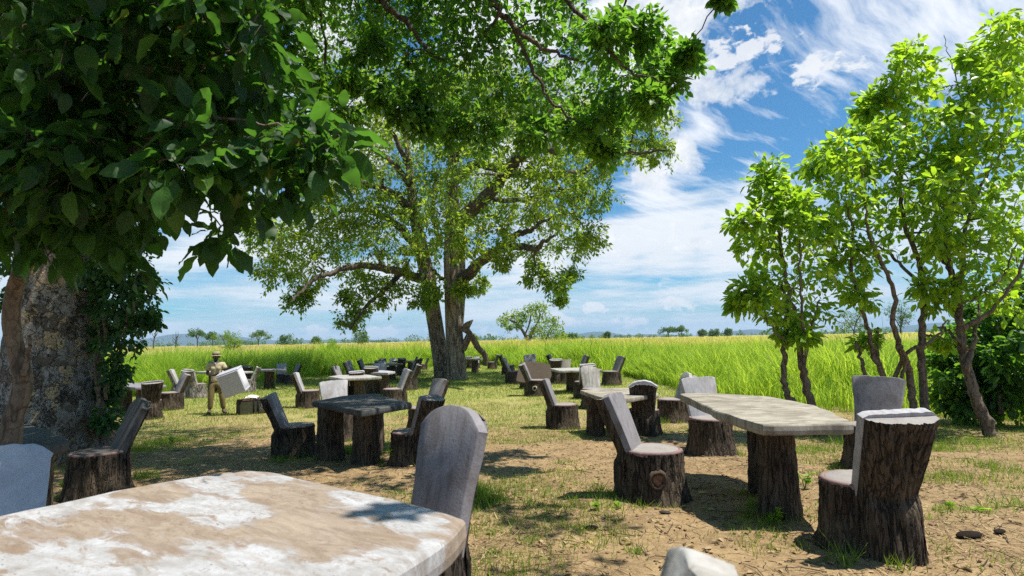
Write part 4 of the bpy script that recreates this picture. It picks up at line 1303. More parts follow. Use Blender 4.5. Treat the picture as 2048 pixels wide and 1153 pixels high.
# ================================================================ RIGHT-HAND SMALL TREES
def small_tree(name, label, foot, D, stems, crown, seed, tint, leaf=0.135, tw=21, lv=10, singles=300):
    T = Tree(name, label, 'tree', foot, 'trees around the clearing')
    rs = np.random.default_rng(seed)
    for k, lp in enumerate(stems):
        dd = rs.uniform(-0.35, 0.35)
        n_ = len(lp)
        T.limb([PP(x, y, D + dd * (j / max(1, n_ - 1)) * 2, w * 0.72) for j, (x, y, w) in enumerate(lp)], name='stem', m=BARK_SHRUB, seg=10, seed=seed + k, wob=0.012, rough=0.10)
    cl = []
    for x, y, rp in crown:
        d_ = D + rs.uniform(-0.75, 0.75) * min(1, rp / 40)
        cl.append((P(x, y, d_), 1.3 * rp * d_ / F, tint + 0.1 * rs.standard_normal() + 0.15 * (y < 250), 1.0 if y < 430 else 0.85))
    L = sprays(cl, seed + 1, tw, lv, leaf, droop=0.3, tvar=0.28)
    var = [leaf_variant('leaf', 0.52, L_SHRO, seed + 30 + k, 0.03, 5) for k in range(3)]
    split_leaves(T.root, L, L_SHR, var, singles, 0.52)
    T.connect(cl, BARK_SHRUB, seed + 2, 0.028, 0.008, 5, name='boughs', wob=0.16)
    link('twigs', twig_mesh('twigs', [tuple(np.array(a) - T.o for a in w) for w in L[5]], 0.005, 0.002, TWIG, 3), T.root, kind='stuff')
    return T


DA = 9.0
fa = np.array([*P(1650, 882, DA)[:2], 0.0]); fa[2] = float(gz(*fa[:2]))
small_tree('leafy_small_tree', 'slender two-stemmed bright green tree rising behind the long pale table on the right', fa, DA,
           [[(1652, 892, 26), (1636, 845, 24), (1620, 800, 22), (1607, 750, 20), (1600, 700, 16), (1592, 640, 13), (1575, 570, 11), (1560, 480, 9), (1550, 400, 6), (1545, 340, 3)],
            [(1640, 880, 16), (1600, 830, 16), (1580, 795, 18), (1566, 755, 16), (1570, 700, 14), (1572, 640, 12), (1568, 580, 8), (1545, 540, 5)],
            [(1606, 750, 10), (1612, 690, 9), (1605, 640, 8), (1600, 560, 6), (1600, 480, 4)],
            [(1575, 690, 6), (1540, 650, 5), (1510, 620, 3), (1495, 600, 2)],
            [(1607, 720, 7), (1625, 650, 6), (1640, 600, 4)]],
           [(1545, 340, 22), (1535, 365, 24), (1550, 400, 28), (1530, 440, 32), (1500, 450, 26), (1480, 445, 16), (1560, 470, 40), (1515, 500, 36), (1595, 440, 40), (1560, 540, 46), (1610, 500, 48), (1510, 600, 18), (1490, 580, 16), (1478, 605, 14), (1590, 590, 42), (1635, 560, 46), (1530, 570, 30), (1620, 630, 30), (1545, 620, 24), (1640, 450, 40), (1580, 400, 26), (1605, 670, 18), (1570, 660, 16)], 200, 0.45)
DB = 9.2
fb = np.array([*P(1842, 868, DB)[:2], 0.0]); fb[2] = float(gz(*fb[:2]))
small_tree('leafy_small_tree', 'many-stemmed small tree with tall pointed top behind the front right stump chair', fb, DB,
           [[(1850, 880, 24), (1848, 800, 22), (1842, 720, 20), (1846, 640, 18), (1848, 590, 16), (1835, 520, 14), (1812, 460, 12), (1800, 380, 10), (1808, 300, 8), (1815, 220, 6), (1825, 130, 3)],
            [(1835, 870, 20), (1825, 800, 20), (1818, 740, 18), (1800, 700, 15), (1785, 640, 13), (1790, 590, 12), (1765, 530, 10), (1740, 480, 8), (1730, 400, 6), (1720, 320, 4)],
            [(1800, 860, 14), (1790, 790, 16), (1762, 745, 16), (1745, 700, 12), (1730, 640, 10), (1716, 590, 10), (1702, 540, 9), (1705, 460, 7), (1690, 400, 5)],
            [(1790, 800, 12), (1735, 760, 11), (1722, 715, 10), (1712, 682, 6)],
            [(1785, 790, 12), (1760, 740, 11), (1755, 690, 9), (1756, 655, 6)],
            [(1795, 790, 10), (1810, 720, 9), (1800, 690, 7)],
            [(1780, 800, 12), (1795, 740, 12), (1822, 700, 10), (1850, 690, 9), (1880, 665, 6), (1895, 640, 3)],
            [(1848, 600, 10), (1830, 560, 9), (1790, 520, 8), (1770, 500, 6), (1740, 490, 4)],
            [(1800, 400, 7), (1850, 330, 5), (1860, 260, 3)]],
           [(1830, 105, 20), (1812, 140, 28), (1850, 165, 28), (1785, 180, 20), (1742, 200, 14), (1728, 225, 14), (1810, 210, 42), (1850, 250, 42), (1770, 250, 30), (1730, 265, 22), (1800, 300, 52), (1750, 315, 44), (1850, 330, 48), (1690, 300, 36), (1650, 310, 24), (1635, 330, 18), (1700, 360, 50), (1760, 390, 56), (1655, 390, 36), (1820, 400, 56), (1690, 440, 50), (1760, 460, 44), (1640, 440, 30), (1850, 450, 44), (1720, 510, 36), (1680, 500, 40), (1690, 560, 28), (1720, 590, 20), (1870, 600, 22), (1850, 570, 18), (1870, 490, 30), (1880, 400, 36), (1770, 340, 44), (1730, 680, 14), (1890, 680, 14), (1660, 470, 36)], 240, 0.5)
DC = 8.8
fc = np.array([*P(1990, 872, DC)[:2], 0.0]); fc[2] = float(gz(*fc[:2]))
small_tree('leafy_small_tree', 'leaning forked tree with bare twigs on top at the right edge of the clearing', fc, DC,
           [[(1992, 884, 34), (1965, 830, 30), (1945, 780, 26), (1930, 720, 24), (1922, 660, 20), (1915, 590, 18), (1905, 550, 16), (1885, 510, 14), (1872, 450, 12), (1880, 380, 9), (1900, 300, 7), (1930, 220, 5), (1960, 130, 3)],
            [(1930, 740, 14), (1945, 690, 12), (1955, 640, 8), (1958, 600, 4)],
            [(1915, 600, 14), (1925, 530, 12), (1930, 460, 10), (1960, 380, 8), (2000, 300, 6), (2030, 220, 4)],
            [(1905, 555, 9), (1890, 470, 8), (1905, 400, 6), (1900, 330, 4)],
            [(1935, 700, 10), (1900, 665, 8), (1875, 655, 5)],
            [(1920, 610, 7), (1960, 590, 6), (2000, 560, 5), (2020, 520, 4), (2040, 470, 3)],
            [(1930, 220, 4), (1910, 150, 3), (1895, 105, 2), (1888, 70, 1.5)],
            [(1915, 170, 2.5), (1890, 175, 2), (1860, 195, 1.5)],
            [(2000, 300, 6), (2040, 160, 5), (2060, 60, 3)],
            [(1922, 660, 16), (1985, 620, 10), (2040, 540, 8), (2070, 420, 6)]],
           [(2015, 60, 30), (2040, 100, 36), (1995, 95, 26), (1970, 130, 30), (1940, 115, 16), (2020, 160, 42), (1980, 190, 44), (1940, 190, 30), (1920, 240, 36), (2030, 230, 46), (1970, 270, 50), (1920, 310, 44), (2030, 310, 50), (1970, 350, 52), (1900, 370, 40), (2040, 390, 50), (1970, 430, 52), (1910, 430, 44), (2030, 470, 52), (1970, 510, 46), (1920, 500, 36), (2040, 550, 44), (1975, 570, 30), (1895, 310, 26), (1890, 470, 30), (1900, 580, 18), (2000, 600, 36), (1890, 340, 30)], 280, 0.45)
for k, (px, d_, lab, crown) in enumerate((
        (1935, 10.6, 'dark low shrub in the shade behind the leaning forked tree', [(1905, 800, 30), (1950, 810, 36), (1990, 740, 44), (1930, 690, 46), (1960, 660, 44), (1925, 750, 36), (1965, 740, 40), (1900, 760, 24), (1940, 800, 26), (1980, 790, 26), (1885, 720, 18), (1950, 620, 20)]),
        (2030, 9.9, 'broad green shrub filling the right edge under the trees', [(2010, 650, 44), (2045, 610, 40), (2020, 720, 50), (2060, 690, 50), (2030, 790, 44), (2070, 770, 50), (2060, 560, 26), (1990, 700, 30), (2000, 780, 28)]))):
    foot = GX(px, d_)
    T = Tree('shrub', lab, 'shrub', foot, 'shrubs under the trees on the right')
    rs = np.random.default_rng(300 + k)
    for q in range(4):
        x0 = px + rs.uniform(-30, 30)
        T.limb([PP(x0, 830, d_, 9), (PP(x0 + rs.uniform(-15, 15), 760, d_, 7)), PP(x0 + rs.uniform(-30, 30), 700, d_, 5), PP(x0 + rs.uniform(-40, 40), 640, d_, 3)], name='stem', m=BARK_SHRUB, seg=6, seed=310 + q, wob=0.02)
    cl = [(P(x, y, d_ + rs.uniform(-0.4, 0.4)), rp * d_ / F, 0.12) for x, y, rp in crown]
    L = sprays(cl, 320 + k, 34, 12, 0.14, droop=0.35, tvar=0.2)
    T.connect(cl, BARK_SHRUB, 330 + k, 0.015, 0.004, 4, name='boughs')
    link('foliage', leaf_mesh('foliage', (L[0] - T.o,) + L[1:5], L_OVER, 0.55), T.root, kind='stuff')

# ================================================================ DISTANT TREES
def far_tree(name, label, px, d, top_y, wpx, shape, m, seed, tw=16, lv=8, group='trees scattered over the grassland', leafk=1.0):
    foot = GX(px, d)
    T = Tree(name, label, 'tree' if shape != 'bush' else 'bush', foot, group)
    rs = np.random.default_rng(seed)
    top = P(px, top_y, d)[2]
    H = top - foot[2]
    Wd = wpx * d / F
    c0 = np.array([foot[0], foot[1], foot[2]])
    if shape != 'bush':
        th = 0.62 if shape == 'flat' else 0.4
        lean = rs.uniform(-0.12, 0.12) * H
        fork = c0 + np.array([lean * 0.4, 0, H * th * 0.75])
        T.limb([np.append(c0 - [0, 0, 0.2], H * 0.028), np.append((c0 + fork) / 2 + [lean * 0.2, 0, 0], H * 0.024), np.append(fork, H * 0.02)], name='trunk', m=BARK_LIMB, seg=7)
        for q in range(4):
            a = rs.uniform(0, 6.28)
            e = c0 + np.array([lean + math.cos(a) * Wd * 0.28, math.sin(a) * Wd * 0.28, H * rs.uniform(0.7, 0.88)])
            T.limb([np.append(fork, H * 0.015), np.append((fork + e) / 2 + [0, 0, H * 0.03], H * 0.011), np.append(e, H * 0.005)], m=BARK_LIMB, seg=5)
    else:
        T.limb([np.append(c0 - [0, 0, 0.2], H * 0.03), np.append(c0 + [0, 0, H * 0.4], H * 0.02), np.append(c0 + [0.05 * H, 0, H * 0.75], H * 0.01)], name='trunk', m=BARK_LIMB, seg=6)
        lean = 0
    cl = []
    nC = {'flat': 12, 'round': 16, 'bush': 14}[shape]
    for q in range(nC):
        a, u = rs.uniform(0, 6.28), math.sqrt(rs.random())
        if shape == 'flat':
            zc = H * (0.90 - 0.16 * u * u - 0.12 * rs.random())
            rr = Wd * rs.uniform(0.11, 0.17)
        elif shape == 'round':
            hh_ = rs.uniform(0.32, 0.92)
            u *= math.sqrt(max(0.15, 1 - ((hh_ - 0.6) / 0.42) ** 2))
            zc = H * hh_
            rr = Wd * rs.uniform(0.13, 0.20)
        else:
            hh_ = rs.uniform(0.12, 0.88)
            u *= math.sqrt(max(0.1, 1 - hh_ ** 2))
            zc = H * hh_
            rr = Wd * rs.uniform(0.14, 0.20)
        cl.append((c0 + np.array([lean + math.cos(a) * u * Wd * 0.42, math.sin(a) * u * Wd * 0.42, zc - rr * 0.2]), rr, 0.45 + 0.2 * rs.standard_normal()))
    L = sprays(cl, seed + 1, tw, lv, leafk * max(0.12, 2.6 * d / F), droop=0.2, tvar=0.2, flat=0.6 if shape == 'flat' else 0.9)
    T.connect(cl, BARK_LIMB, seed + 2, H * 0.01, H * 0.003, 4, name='boughs')
    link('crown', leaf_mesh('crown', (L[0] - T.o,) + L[1:5], m, 0.6, 0.2, True), T.root)
    return T


# the acacia right of centre: drawn limb by limb
d_ = 80.0
foot = GX(1062, d_)
ac = Tree('acacia_tree', 'wide airy acacia with forked dark trunk alone in the meadow right of centre', 'tree', foot, 'trees scattered over the grassland')
for k, lp in enumerate(([(1056, 700, 7), (1054, 680, 7), (1047, 665, 6), (1040, 655, 5), (1030, 645, 4), (1018, 640, 3)], [(1055, 690, 6), (1062, 672, 5), (1070, 655, 4), (1078, 640, 3), (1080, 625, 2)], [(1050, 670, 4), (1058, 650, 3), (1062, 630, 3)], [(1090, 700, 5), (1092, 680, 4), (1100, 660, 3), (1110, 645, 2)])):
    ac.limb([PP(x, y, d_, w) for x, y, w in lp], name='trunk' if k == 0 else 'branch', m=BARK_LIMB, seg=7)
AC = [(1015, 636, 12), (1005, 645, 9), (1030, 630, 14), (1045, 640, 12), (1050, 622, 13), (1065, 630, 15), (1070, 615, 10), (1085, 618, 11), (1080, 635, 16), (1090, 650, 16), (1075, 655, 16), (1065, 665, 12), (1100, 640, 12), (1115, 650, 12), (1108, 665, 14), (1120, 668, 12), (1095, 672, 14), (1080, 678, 12), (1020, 655, 8), (1040, 652, 9), (1112, 682, 14), (1128, 675, 7)]
rs = np.random.default_rng(41)
cl = [(P(x, y, d_ + rs.uniform(-3.5, 3.5)), rp * d_ / F, 0.5 + 0.2 * rs.standard_normal()) for x, y, rp in AC]
L = sprays(cl, 42, 22, 11, 0.32, droop=0.25, tvar=0.2)
ac.connect(cl, BARK_LIMB, 43, 0.10, 0.03, 4, name='boughs')
link('crown', leaf_mesh('crown', (L[0] - ac.o,) + L[1:5], L_FARY, 0.55, 0.2, True), ac.root)

FT = [('flat_topped_tree', 'tall flat-topped tree with thin bare trunk, first of the row behind the man', 396, 170, 654, 36, 'flat', L_FAR),
      ('flat_topped_tree', 'thin pale flat-topped tree half hidden by the bright bushy one', 427, 190, 662, 26, 'flat', L_FAR),
      ('bushy_tree', 'dense bright green bushy tree beyond the man in the hat', 455, 75, 656, 52, 'round', L_FARY),
      ('low_bush', 'light yellow-green bush at the right foot of the dense bushy tree', 468, 62, 672, 34, 'bush', L_FARY),
      ('flat_topped_tree', 'umbrella-shaped acacia right of the dense bushy tree', 516, 160, 658, 46, 'flat', L_FAR),
      ('round_tree', 'squat greyish tree standing alone between acacia and yellow bush', 572, 180, 671, 36, 'round', L_FAR),
      ('round_tree', 'small dark round tree just left of the yellow bush', 630, 200, 675, 24, 'round', L_FAR),
      ('low_bush', 'spiky yellow-green bush poking out of the meadow left of centre', 662, 55, 676, 40, 'bush', L_FARY),
      ('round_tree', 'perfectly round-crowned tree on a short trunk left of the big trunks', 721, 130, 660, 42, 'round', L_FAR),
      ('low_bush', 'lime green bush peeping out right behind the main trunk', 948, 50, 656, 26, 'bush', L_FARY),
      ('flat_topped_tree', 'left one of the two flat-topped trees on the right horizon', 1338, 240, 651, 34, 'flat', L_FAR),
      ('flat_topped_tree', 'right one of the two flat-topped trees on the right horizon', 1364, 240, 650, 26, 'flat', L_FAR),
      ('round_tree', 'tiny single tree standing above the hills right of the acacia', 1216, 320, 664, 14, 'round', L_FAR),
      ('round_tree', 'small round tree right of the two flat-topped trees', 1404, 330, 660, 18, 'round', L_FAR),
      ('round_tree', 'low wide tree near the right end of the open horizon', 1428, 300, 661, 22, 'round', L_FAR),
      ('round_tree', 'small tree at the edge of the slender two-stemmed tree on the horizon', 1457, 320, 659, 14, 'round', L_FAR),
      ('round_tree', 'low tree right behind the acacia on the horizon', 1148, 260, 668, 24, 'round', L_FAR),
      ('bushy_tree', 'dark bushy tree seen between the stems of the right-hand trees', 1712, 110, 612, 60, 'round', L_FAR),
      ('bushy_tree', 'grey-green tree seen through the right-hand branches', 1805, 120, 600, 50, 'round', L_FAR)]
for k, a in enumerate(FT):
    far_tree(*a, seed=400 + 7 * k)
# bare dead trees on the left horizon
for k, (px, top, lab) in enumerate(((306, 652, 'bare dead tree snag leaning on the left horizon'), (350, 664, 'dead forked tree with short bare arms left of the flat-topped tree'), (938, 678, 'thin bare twig tree standing right of the main trunk'), (868, 668, 'bare pale sapling standing left of the leaning trunk'))):
    d_ = 120.0
    foot = GX(px, d_)
    T = Tree('dead_tree', lab, 'dead tree', foot, 'dead trees on the grassland')
    rs = np.random.default_rng(450 + k)
    h_ = P(px, top, d_)[2] - foot[2]
    b0 = np.array(foot)
    T.limb([np.append(b0, 0.16), np.append(b0 + [0.2, 0, h_ * 0.5], 0.12), np.append(b0 + [0.1 + 0.6 * (k == 0), 0, h_], 0.03)], name='trunk', m=BARK_LIMB, seg=6)
    for q in range(5):
        z_ = h_ * rs.uniform(0.4, 0.75)
        s_ = -1 if q % 2 else 1
        T.limb([np.append(b0 + [0.15, 0, z_], 0.08), np.append(b0 + [0.15 + s_ * 0.5, rs.uniform(-.3, .3), z_ + 0.6], 0.05), np.append(b0 + [0.15 + s_ * rs.uniform(0.6, 1.1), rs.uniform(-.5, .5), z_ + rs.uniform(1.0, 1.8)], 0.015)], m=BARK_LIMB, seg=5)

# far-off woods that read as one band
mbv, mbf, mbt, off = [], [], [], 0
rs = np.random.default_rng(60)
LPs = []
for q in range(620):
    px = rs.uniform(-700, 2700)
    dd = rs.uniform(650, 1500)
    hh_ = rs.uniform(2.5, 8.5) * (0.55 + 0.9 * vnoise(np.array([px]), np.array([0.0]), 0.012, 61)[0])
    g = GX(px, dd)
    LPs.append((np.array([g[0], g[1], 0.4 + hh_ * 0.42]), hh_ * 0.62, 0.3))
L = sprays(LPs, 62, 14, 5, 2.2, droop=0.1, tvar=0.25)
link('far_woods', leaf_mesh('far_woods', L[:5], L_FAR, 0.8, 0.2, True), kind='stuff')

# ================================================================ STUMP CHAIRS
HS = 0.43            # seat height
def fissures(rs, n, w0, w1, d0, d1):
    return [(rs.uniform(0, 2 * np.pi), rs.uniform(0.03, 0.16), rs.uniform(3, 12), rs.uniform(0, 6), rs.uniform(w0, w1), rs.uniform(d0, d1), rs.uniform(-0.3, 0.5), rs.uniform(0.5, 1.3)) for _ in range(n)]


def groove(a, z, H, fs):
    o = np.zeros_like(a)
    for a0, am, fr, ph, w, dp, z0, z1 in fs:
        c = a0 + am * np.sin(fr * z + ph)
        d = np.abs((a - c + np.pi) % (2 * np.pi) - np.pi)
        zz_ = z / H
        o = np.maximum(o, dp * np.exp(-(d / w) ** 2) * (1 if z0 < zz_ < z1 else 0.25))
    return o


def stump_mesh(name, r_top, r_bot, H, seed, seg, nz, m, flare=0.04, nf=26, dp=(0.010, 0.022), zb=-0.06):
    rs = np.random.default_rng(seed)
    a = np.linspace(0, 2 * np.pi, seg, endpoint=False)
    fs = fissures(rs, nf, 0.030, 0.06, *dp)
    ph = rs.random(3) * 6
    rows = []
    zs = np.concatenate([[zb], np.linspace(0, H, nz + 1)])
    for z in zs:
        u = max(0, 1 - max(z, 0) / H)
        Rr = r_top + (r_bot - r_top) * u ** 1.6 + flare * u ** 4 * (0.6 + 0.8 * np.maximum(0, np.sin(5 * a + ph[0])))
        Rr = Rr * (1 + 0.025 * np.sin(2 * a + ph[1]) + 0.02 * np.sin(3 * a + ph[2]))
        g = groove(a, z, H, fs)
        bumpy = 0.004 * np.sin(23 * a + 9 * z + ph[0]) + 0.003 * rs.standard_normal(seg)
        rr = Rr - g + bumpy
        rows.append(np.stack([np.cos(a) * rr, np.sin(a) * rr, np.full(seg, z)], 1))
    mb = MB()
    mb.grid(np.array(rows), True)
    o = mb.n - len(rows) * seg
    mb.f.setdefault((seg, 0), []).append((o + (len(rows) - 1) * seg + np.arange(seg))[None])
    return sharp(mb.mesh(name, m, attr=False), 60)


def chair_set(seed, top, lod, bark, con, seat):
    """meshes of one chair: facing +x, foot at the origin"""
    rs = np.random.default_rng(seed)
    seg, nz = ((150, 16), (72, 9), (36, 5))[lod]
    ms = {'stump': stump_mesh('stump', 0.252, 0.278, HS - 0.012, seed, seg, nz, bark, 0.035, 26 if lod < 2 else 14)}
    # rim and seat
    mb = MB()
    k = (72, 40, 20)[lod]
    a = np.linspace(0, 2 * np.pi, k, endpoint=False)
    jit = 1 + 0.018 * rs.standard_normal(k) + 0.02 * np.sin(3 * a + seed)
    rows = [np.stack([np.cos(a) * r_ * jit, np.sin(a) * r_ * jit, np.full(k, z)], 1) for r_, z in ((0.236, HS - 0.035), (0.247, HS - 0.012), (0.243, HS + 0.002), (0.226, HS + 0.006), (0.214, HS - 0.004))]
    mb.grid(np.array(rows), True)
    ms['rim'] = mb.mesh('rim', PINK, attr=False)
    mb = MB()
    mb.lathe([(0.222, HS - 0.02), (0.222, HS - 0.002), (0.214, HS + 0.004), (0.12, HS + 0.007), (0.02, HS + 0.008)], k)
    ms['seat'] = mb.mesh('seat', seat, attr=False)
    # backrest slab
    Ln = R(21 + rs.uniform(-2, 2)) if seed != 4 else R(14)
    xb = -0.125
    n_ = np.array([math.cos(Ln), 0, math.sin(Ln)])
    up = np.array([-math.sin(Ln), 0, math.cos(Ln)])
    ST = 0.53
    hw = lambda s: 0.182 + 0.045 * np.clip(s, 0, 1) / 0.5
    slant = rs.uniform(-0.02, 0.02)

    def stop(y):
        f = np.abs(y) / hw(ST)
        if top == 'round':
            return ST - 0.10 * f ** 2.6
        if top == 'soft':
            return ST - 0.06 * f ** 6
        if top == 'skew':
            return ST - 0.035 - 0.10 * np.clip(y / hw(ST), 0, 1) ** 2.2 - 0.06 * np.clip(-y / hw(ST), 0, 1) ** 5
        return ST - 0.03 + slant * y / hw(ST) - 0.022 * f ** 8
    ys = np.linspace(1, -1, 15)
    outl = [(hw(s) * 1.0, s) for s in np.linspace(-0.06, float(stop(np.array(hw(ST)))) - 0.012, 7)]
    outl += [(y * hw(ST) * 0.985, float(stop(np.array(y * hw(ST) * 0.985)))) for y in ys]
    outl += [(-hw(s), s) for s in np.linspace(float(stop(np.array(-hw(ST)))) - 0.012, -0.06, 7)]
    outl = np.array(outl)
    outl = outl + rs.standard_normal(outl.shape) * np.array([0.0022, 0.0022])
    ctr = outl.mean(0)
    th = 0.058

    def ring(inset, dep):
        q = ctr + (outl - ctr) * (1 - inset)
        return np.array([np.array([xb, 0, HS]) + up * s + np.array([0, y, 0]) - n_ * dep for y, s in q])
    rws = [ring(0.035, 0.0), ring(0.008, 0.004), ring(0.0, 0.014), ring(0.0, th)]
    mb = MB()
    mb.grid(np.array(rws)[:, ::-1], True)
    kk = len(outl)
    o = mb.n - 4 * kk
    mb.f.setdefault((kk, 0), []).append((o + np.arange(kk))[::-1][None])
    mb.f.setdefault((kk, 0), []).append((o + 3 * kk + np.arange(kk))[None])
    ms['backrest_slab'] = sharp(mb.mesh('backrest_slab', con, attr=False), 40)
    # bark behind it, running down to the ground
    na, ns = ((64, 26), (34, 14), (18, 8))[lod]
    al = np.linspace(0.0, np.pi, na)
    fs = fissures(rs, 18 if lod < 2 else 8, 0.035, 0.07, 0.010, 0.020)
    rows = []
    tk = 0.05 if top in ('round', 'soft') and lod == 0 else 0.125
    for i in range(ns + 1):
        u = i / ns
        row = []
        for j, aa in enumerate(al):
            y0 = math.cos(aa)
            smax = float(stop(np.array(y0 * hw(ST) * 0.97))) - 0.008
            s = -0.48 + (smax + 0.48) * u
            w = (hw(s) - 0.006) * (1 + 0.05 * max(0, -s) / 0.4)
            y = y0 * w
            dep = tk * (math.sin(aa) ** 0.75) * (1.0 + 0.12 * max(0, -s))
            g = float(groove(np.array([aa * 1.6]), np.array([s * 0.8 + 0.4]), 0.9, fs)[0]) * math.sin(aa) ** 0.3
            dep -= g * 1.0
            dep += 0.006 * math.sin(5 * aa + 9 * s) + 0.003 * rs.standard_normal()
            dep = max(dep, -0.004)
            if s >= 0:
                pt = np.array([xb, 0, HS]) + up * s - n_ * (th - 0.006 + dep)
            else:
                bl = min(1.0, -s / 0.12)
                nn = n_ * (1 - bl) + np.array([1., 0, 0]) * bl
                pt = np.array([xb - 0.02 * bl, 0, HS + s]) - nn * (th - 0.006 + dep)
            pt[1] = y
            row.append(pt)
        rows.append(row)
    rows = np.array(rows)
    mb = MB()
    mb.grid(rows)
    tpr = rows[-1]
    mb.add(tpr, [np.arange(len(tpr))[None, ::-1]], 1)
    ms['backrest_bark'] = sharp(mb.mesh('backrest_bark', [bark, CON_SEAT], attr=False), 60)
    return ms


def knot_mesh(name, r_, mo, mi):
    mb = MB()
    a = np.linspace(0, 2 * np.pi, 22, endpoint=False)
    jr = 1 + 0.10 * np.sin(2 * a + 1) + 0.06 * np.sin(3 * a) + 0.035 * np.sin(11 * a + 2)
    rows = []
    for rr, h in ((1.25, -0.030), (1.1, 0.012), (0.92, 0.016), (0.78, 0.006), (0.6, -0.004)):
        rows.append(np.stack([np.full(22, h), np.cos(a) * rr * r_ * jr, np.sin(a) * rr * r_ * 1.25 * jr], 1))
    mb.grid(np.array(rows), True)
    q = np.stack([np.full(22, -0.003), np.cos(a) * 0.62 * r_ * jr, np.sin(a) * 0.62 * r_ * 1.25 * jr], 1)
    mb.add(q, [np.arange(22)[None]], 1)
    return mb.mesh(name, [mo, mi], attr=False)


CH_MESH = {}
def chair_meshes(top, lod, bark, con, seat, seed):
    key = (top, lod, bark.name, con.name, seat.name, seed)
    if key not in CH_MESH:
        CH_MESH[key] = chair_set(seed, top, lod, bark, con, seat)
    return CH_MESH[key]


def copy_thing(root, loc, rz, scl, label):
    r = root.copy()
    COL.objects.link(r)
    r.location, r.rotation_euler, r.scale = loc, (0, 0, rz), scl
    r['label'] = label
    for ch in [c for c in root.children if c.name.split('.')[0] != 'knot']:
        c = ch.copy()
        COL.objects.link(c)
        c.parent = r
    return r


CH_PROTO = {}
CHAIR_LOG = []
def chair(label, heading, px=None, base=None, top_y=None, world=None, top='flat', con=CON_GREY, seat=CON_SEAT, bark=BARK_STUMP, seed=1, scl=None, knot=None):
    if world is None:
        g = G(px, base)
    else:
        g = np.array([world[0], world[1], float(gz(*world[:2]))])
    d = g[1]
    if scl is None:
        if top_y is not None:
            v = ray(px, top_y)
            zt = (CAM + v * (d / v[1]))[2]
            scl = float(np.clip((zt - g[2]) / 0.90, 0.82, 1.22))
        else:
            scl = 1.0
    CHAIR_LOG.append((label[:40], round(d, 2), round((zt - g[2]) / 0.90 if top_y else scl, 2)))
    vr = np.random.default_rng(int(abs(g[0]) * 971 + g[1] * 313))
    sc3 = (scl, scl * vr.uniform(0.92, 1.08), scl * vr.uniform(0.97, 1.03)) if d > 3 else (scl,) * 3
    lod = 0 if d < 7.5 else (1 if d < 17 else 2)
    key = (top, lod, bark.name, con.name, seat.name, seed)
    rz = R(heading) - (0 if px is None else math.atan2(g[0], g[1]))
    if key in CH_PROTO:
        o = copy_thing(CH_PROTO[key], tuple(g), rz, sc3, label)
    else:
        o = thing('stump_chair', label, 'chair', tuple(g), rz, 'tree-stump chairs set around the clearing', scl)
        for nm, me in chair_meshes(top, lod, bark, con, seat, seed).items():
            link(nm, me, o)
        CH_PROTO[key] = o
    if knot:
        ang, z, r_, mo, mi = knot
        c = np.array([math.cos(R(ang)), math.sin(R(ang)), 0]) * (0.262 + 0.012 * (1 - z / HS)) + np.array([0, 0, z])
        link('knot', knot_mesh('knot', r_, mo, mi), o, tuple(c), (0, 0, R(ang)))
    return o


# round the near table
chair('bluish grey rounded chair back at the far left edge beyond the big near table', 313, world=(-1.885, 2.06), top='soft', con=CON_BLUE, seed=3, scl=0.95)
chair('tall grey round-topped chair back at the right corner of the big near table', 229, world=(-0.455, 2.42), top='round', con=CON_GREY, seed=4, scl=1.03).scale.y = 0.86
chair('chair whose sunlit white back top pokes up at the bottom edge of the photo', 176, world=(-0.13, 0.60), top='flat', con=CON_WHITE, seed=6, scl=1.105)
# dark left table
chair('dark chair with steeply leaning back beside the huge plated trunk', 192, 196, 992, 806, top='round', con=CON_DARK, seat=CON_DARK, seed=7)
# weathered table, centre left
chair('upright chair left of the dark weathered table, facing it', 352, 592, 912, 783, con=CON_GREY, seed=8)
chair('chair with thick bark back and small knot in front of the dark weathered table', 140, 822, 930, 788, con=CON_GREY, seed=9, knot=(-95, 0.36, 0.045, KNOT_PALE, KNOT_RED))
chair('grey-backed chair at the far right corner of the dark weathered table', 205, 846, 866, 759, con=CON_GREY, seed=5)
chair('pale-backed chair facing the camera behind the dark weathered table', 284, 676, 880, 762, con=CON_PALE, seed=8)
chair('short dark chair with tilted pale back between olive bag and dark weathered table', 352, 618, 815, 744, con=CON_PALE, seed=10)
# white-topped table behind it
chair('black bark chair back standing square before the small white-topped table', 92, 712, 800, 740, con=CON_PALE, seed=11)
chair('narrow grey chair back leaning left of the small white-topped table', 335, 690, 786, 731, con=CON_GREY, seed=11)
chair('chair with pale seat and slanting back right of the small white-topped table', 192, 787, 814, 738, con=CON_PALE, seed=12)
# next tables in the row towards the trunks
chair('dark chair back at the near left of the plank-grey table in mid row', 75, 748, 789, 731, con=CON_GREY, seed=13)
chair('slim grey chair back by the grass, left of the plank-grey table', 338, 714, 776, 721, con=CON_GREY, seed=14)
chair('tall dark chair leaning away right of the plank-grey table', 172, 816, 780, 727, con=CON_GREY, seed=13)
chair('small pale chair back facing us behind the plank-grey table', 275, 762, 778, 726, con=CON_PALE, seed=14)
chair('round-topped dark chair right of the brown table in the far row', 172, 816, 764, 715, top='round', con=CON_GREY, seed=15)
chair('grey slab chair left of the brown table in the far row', 350, 737, 763, 718, con=CON_GREY, seed=15)
chair('low dark chair back right before the brown table in the far row', 95, 759, 766, 720, con=CON_GREY, seed=16)
chair('dark chair back at the left of the farthest dark table near the grass', 60, 771, 750, 717, con=CON_GREY, seed=16)
chair('pale chair back facing us at the farthest dark table near the grass', 270, 786, 748, 717, con=CON_PALE, seed=15)
chair('small black chair back in front of the farthest dark table', 90, 804, 752, 716, con=CON_GREY, seed=15)
chair('thin dark chair right of the farthest dark table', 178, 830, 748, 716, con=CON_GREY, seed=16)
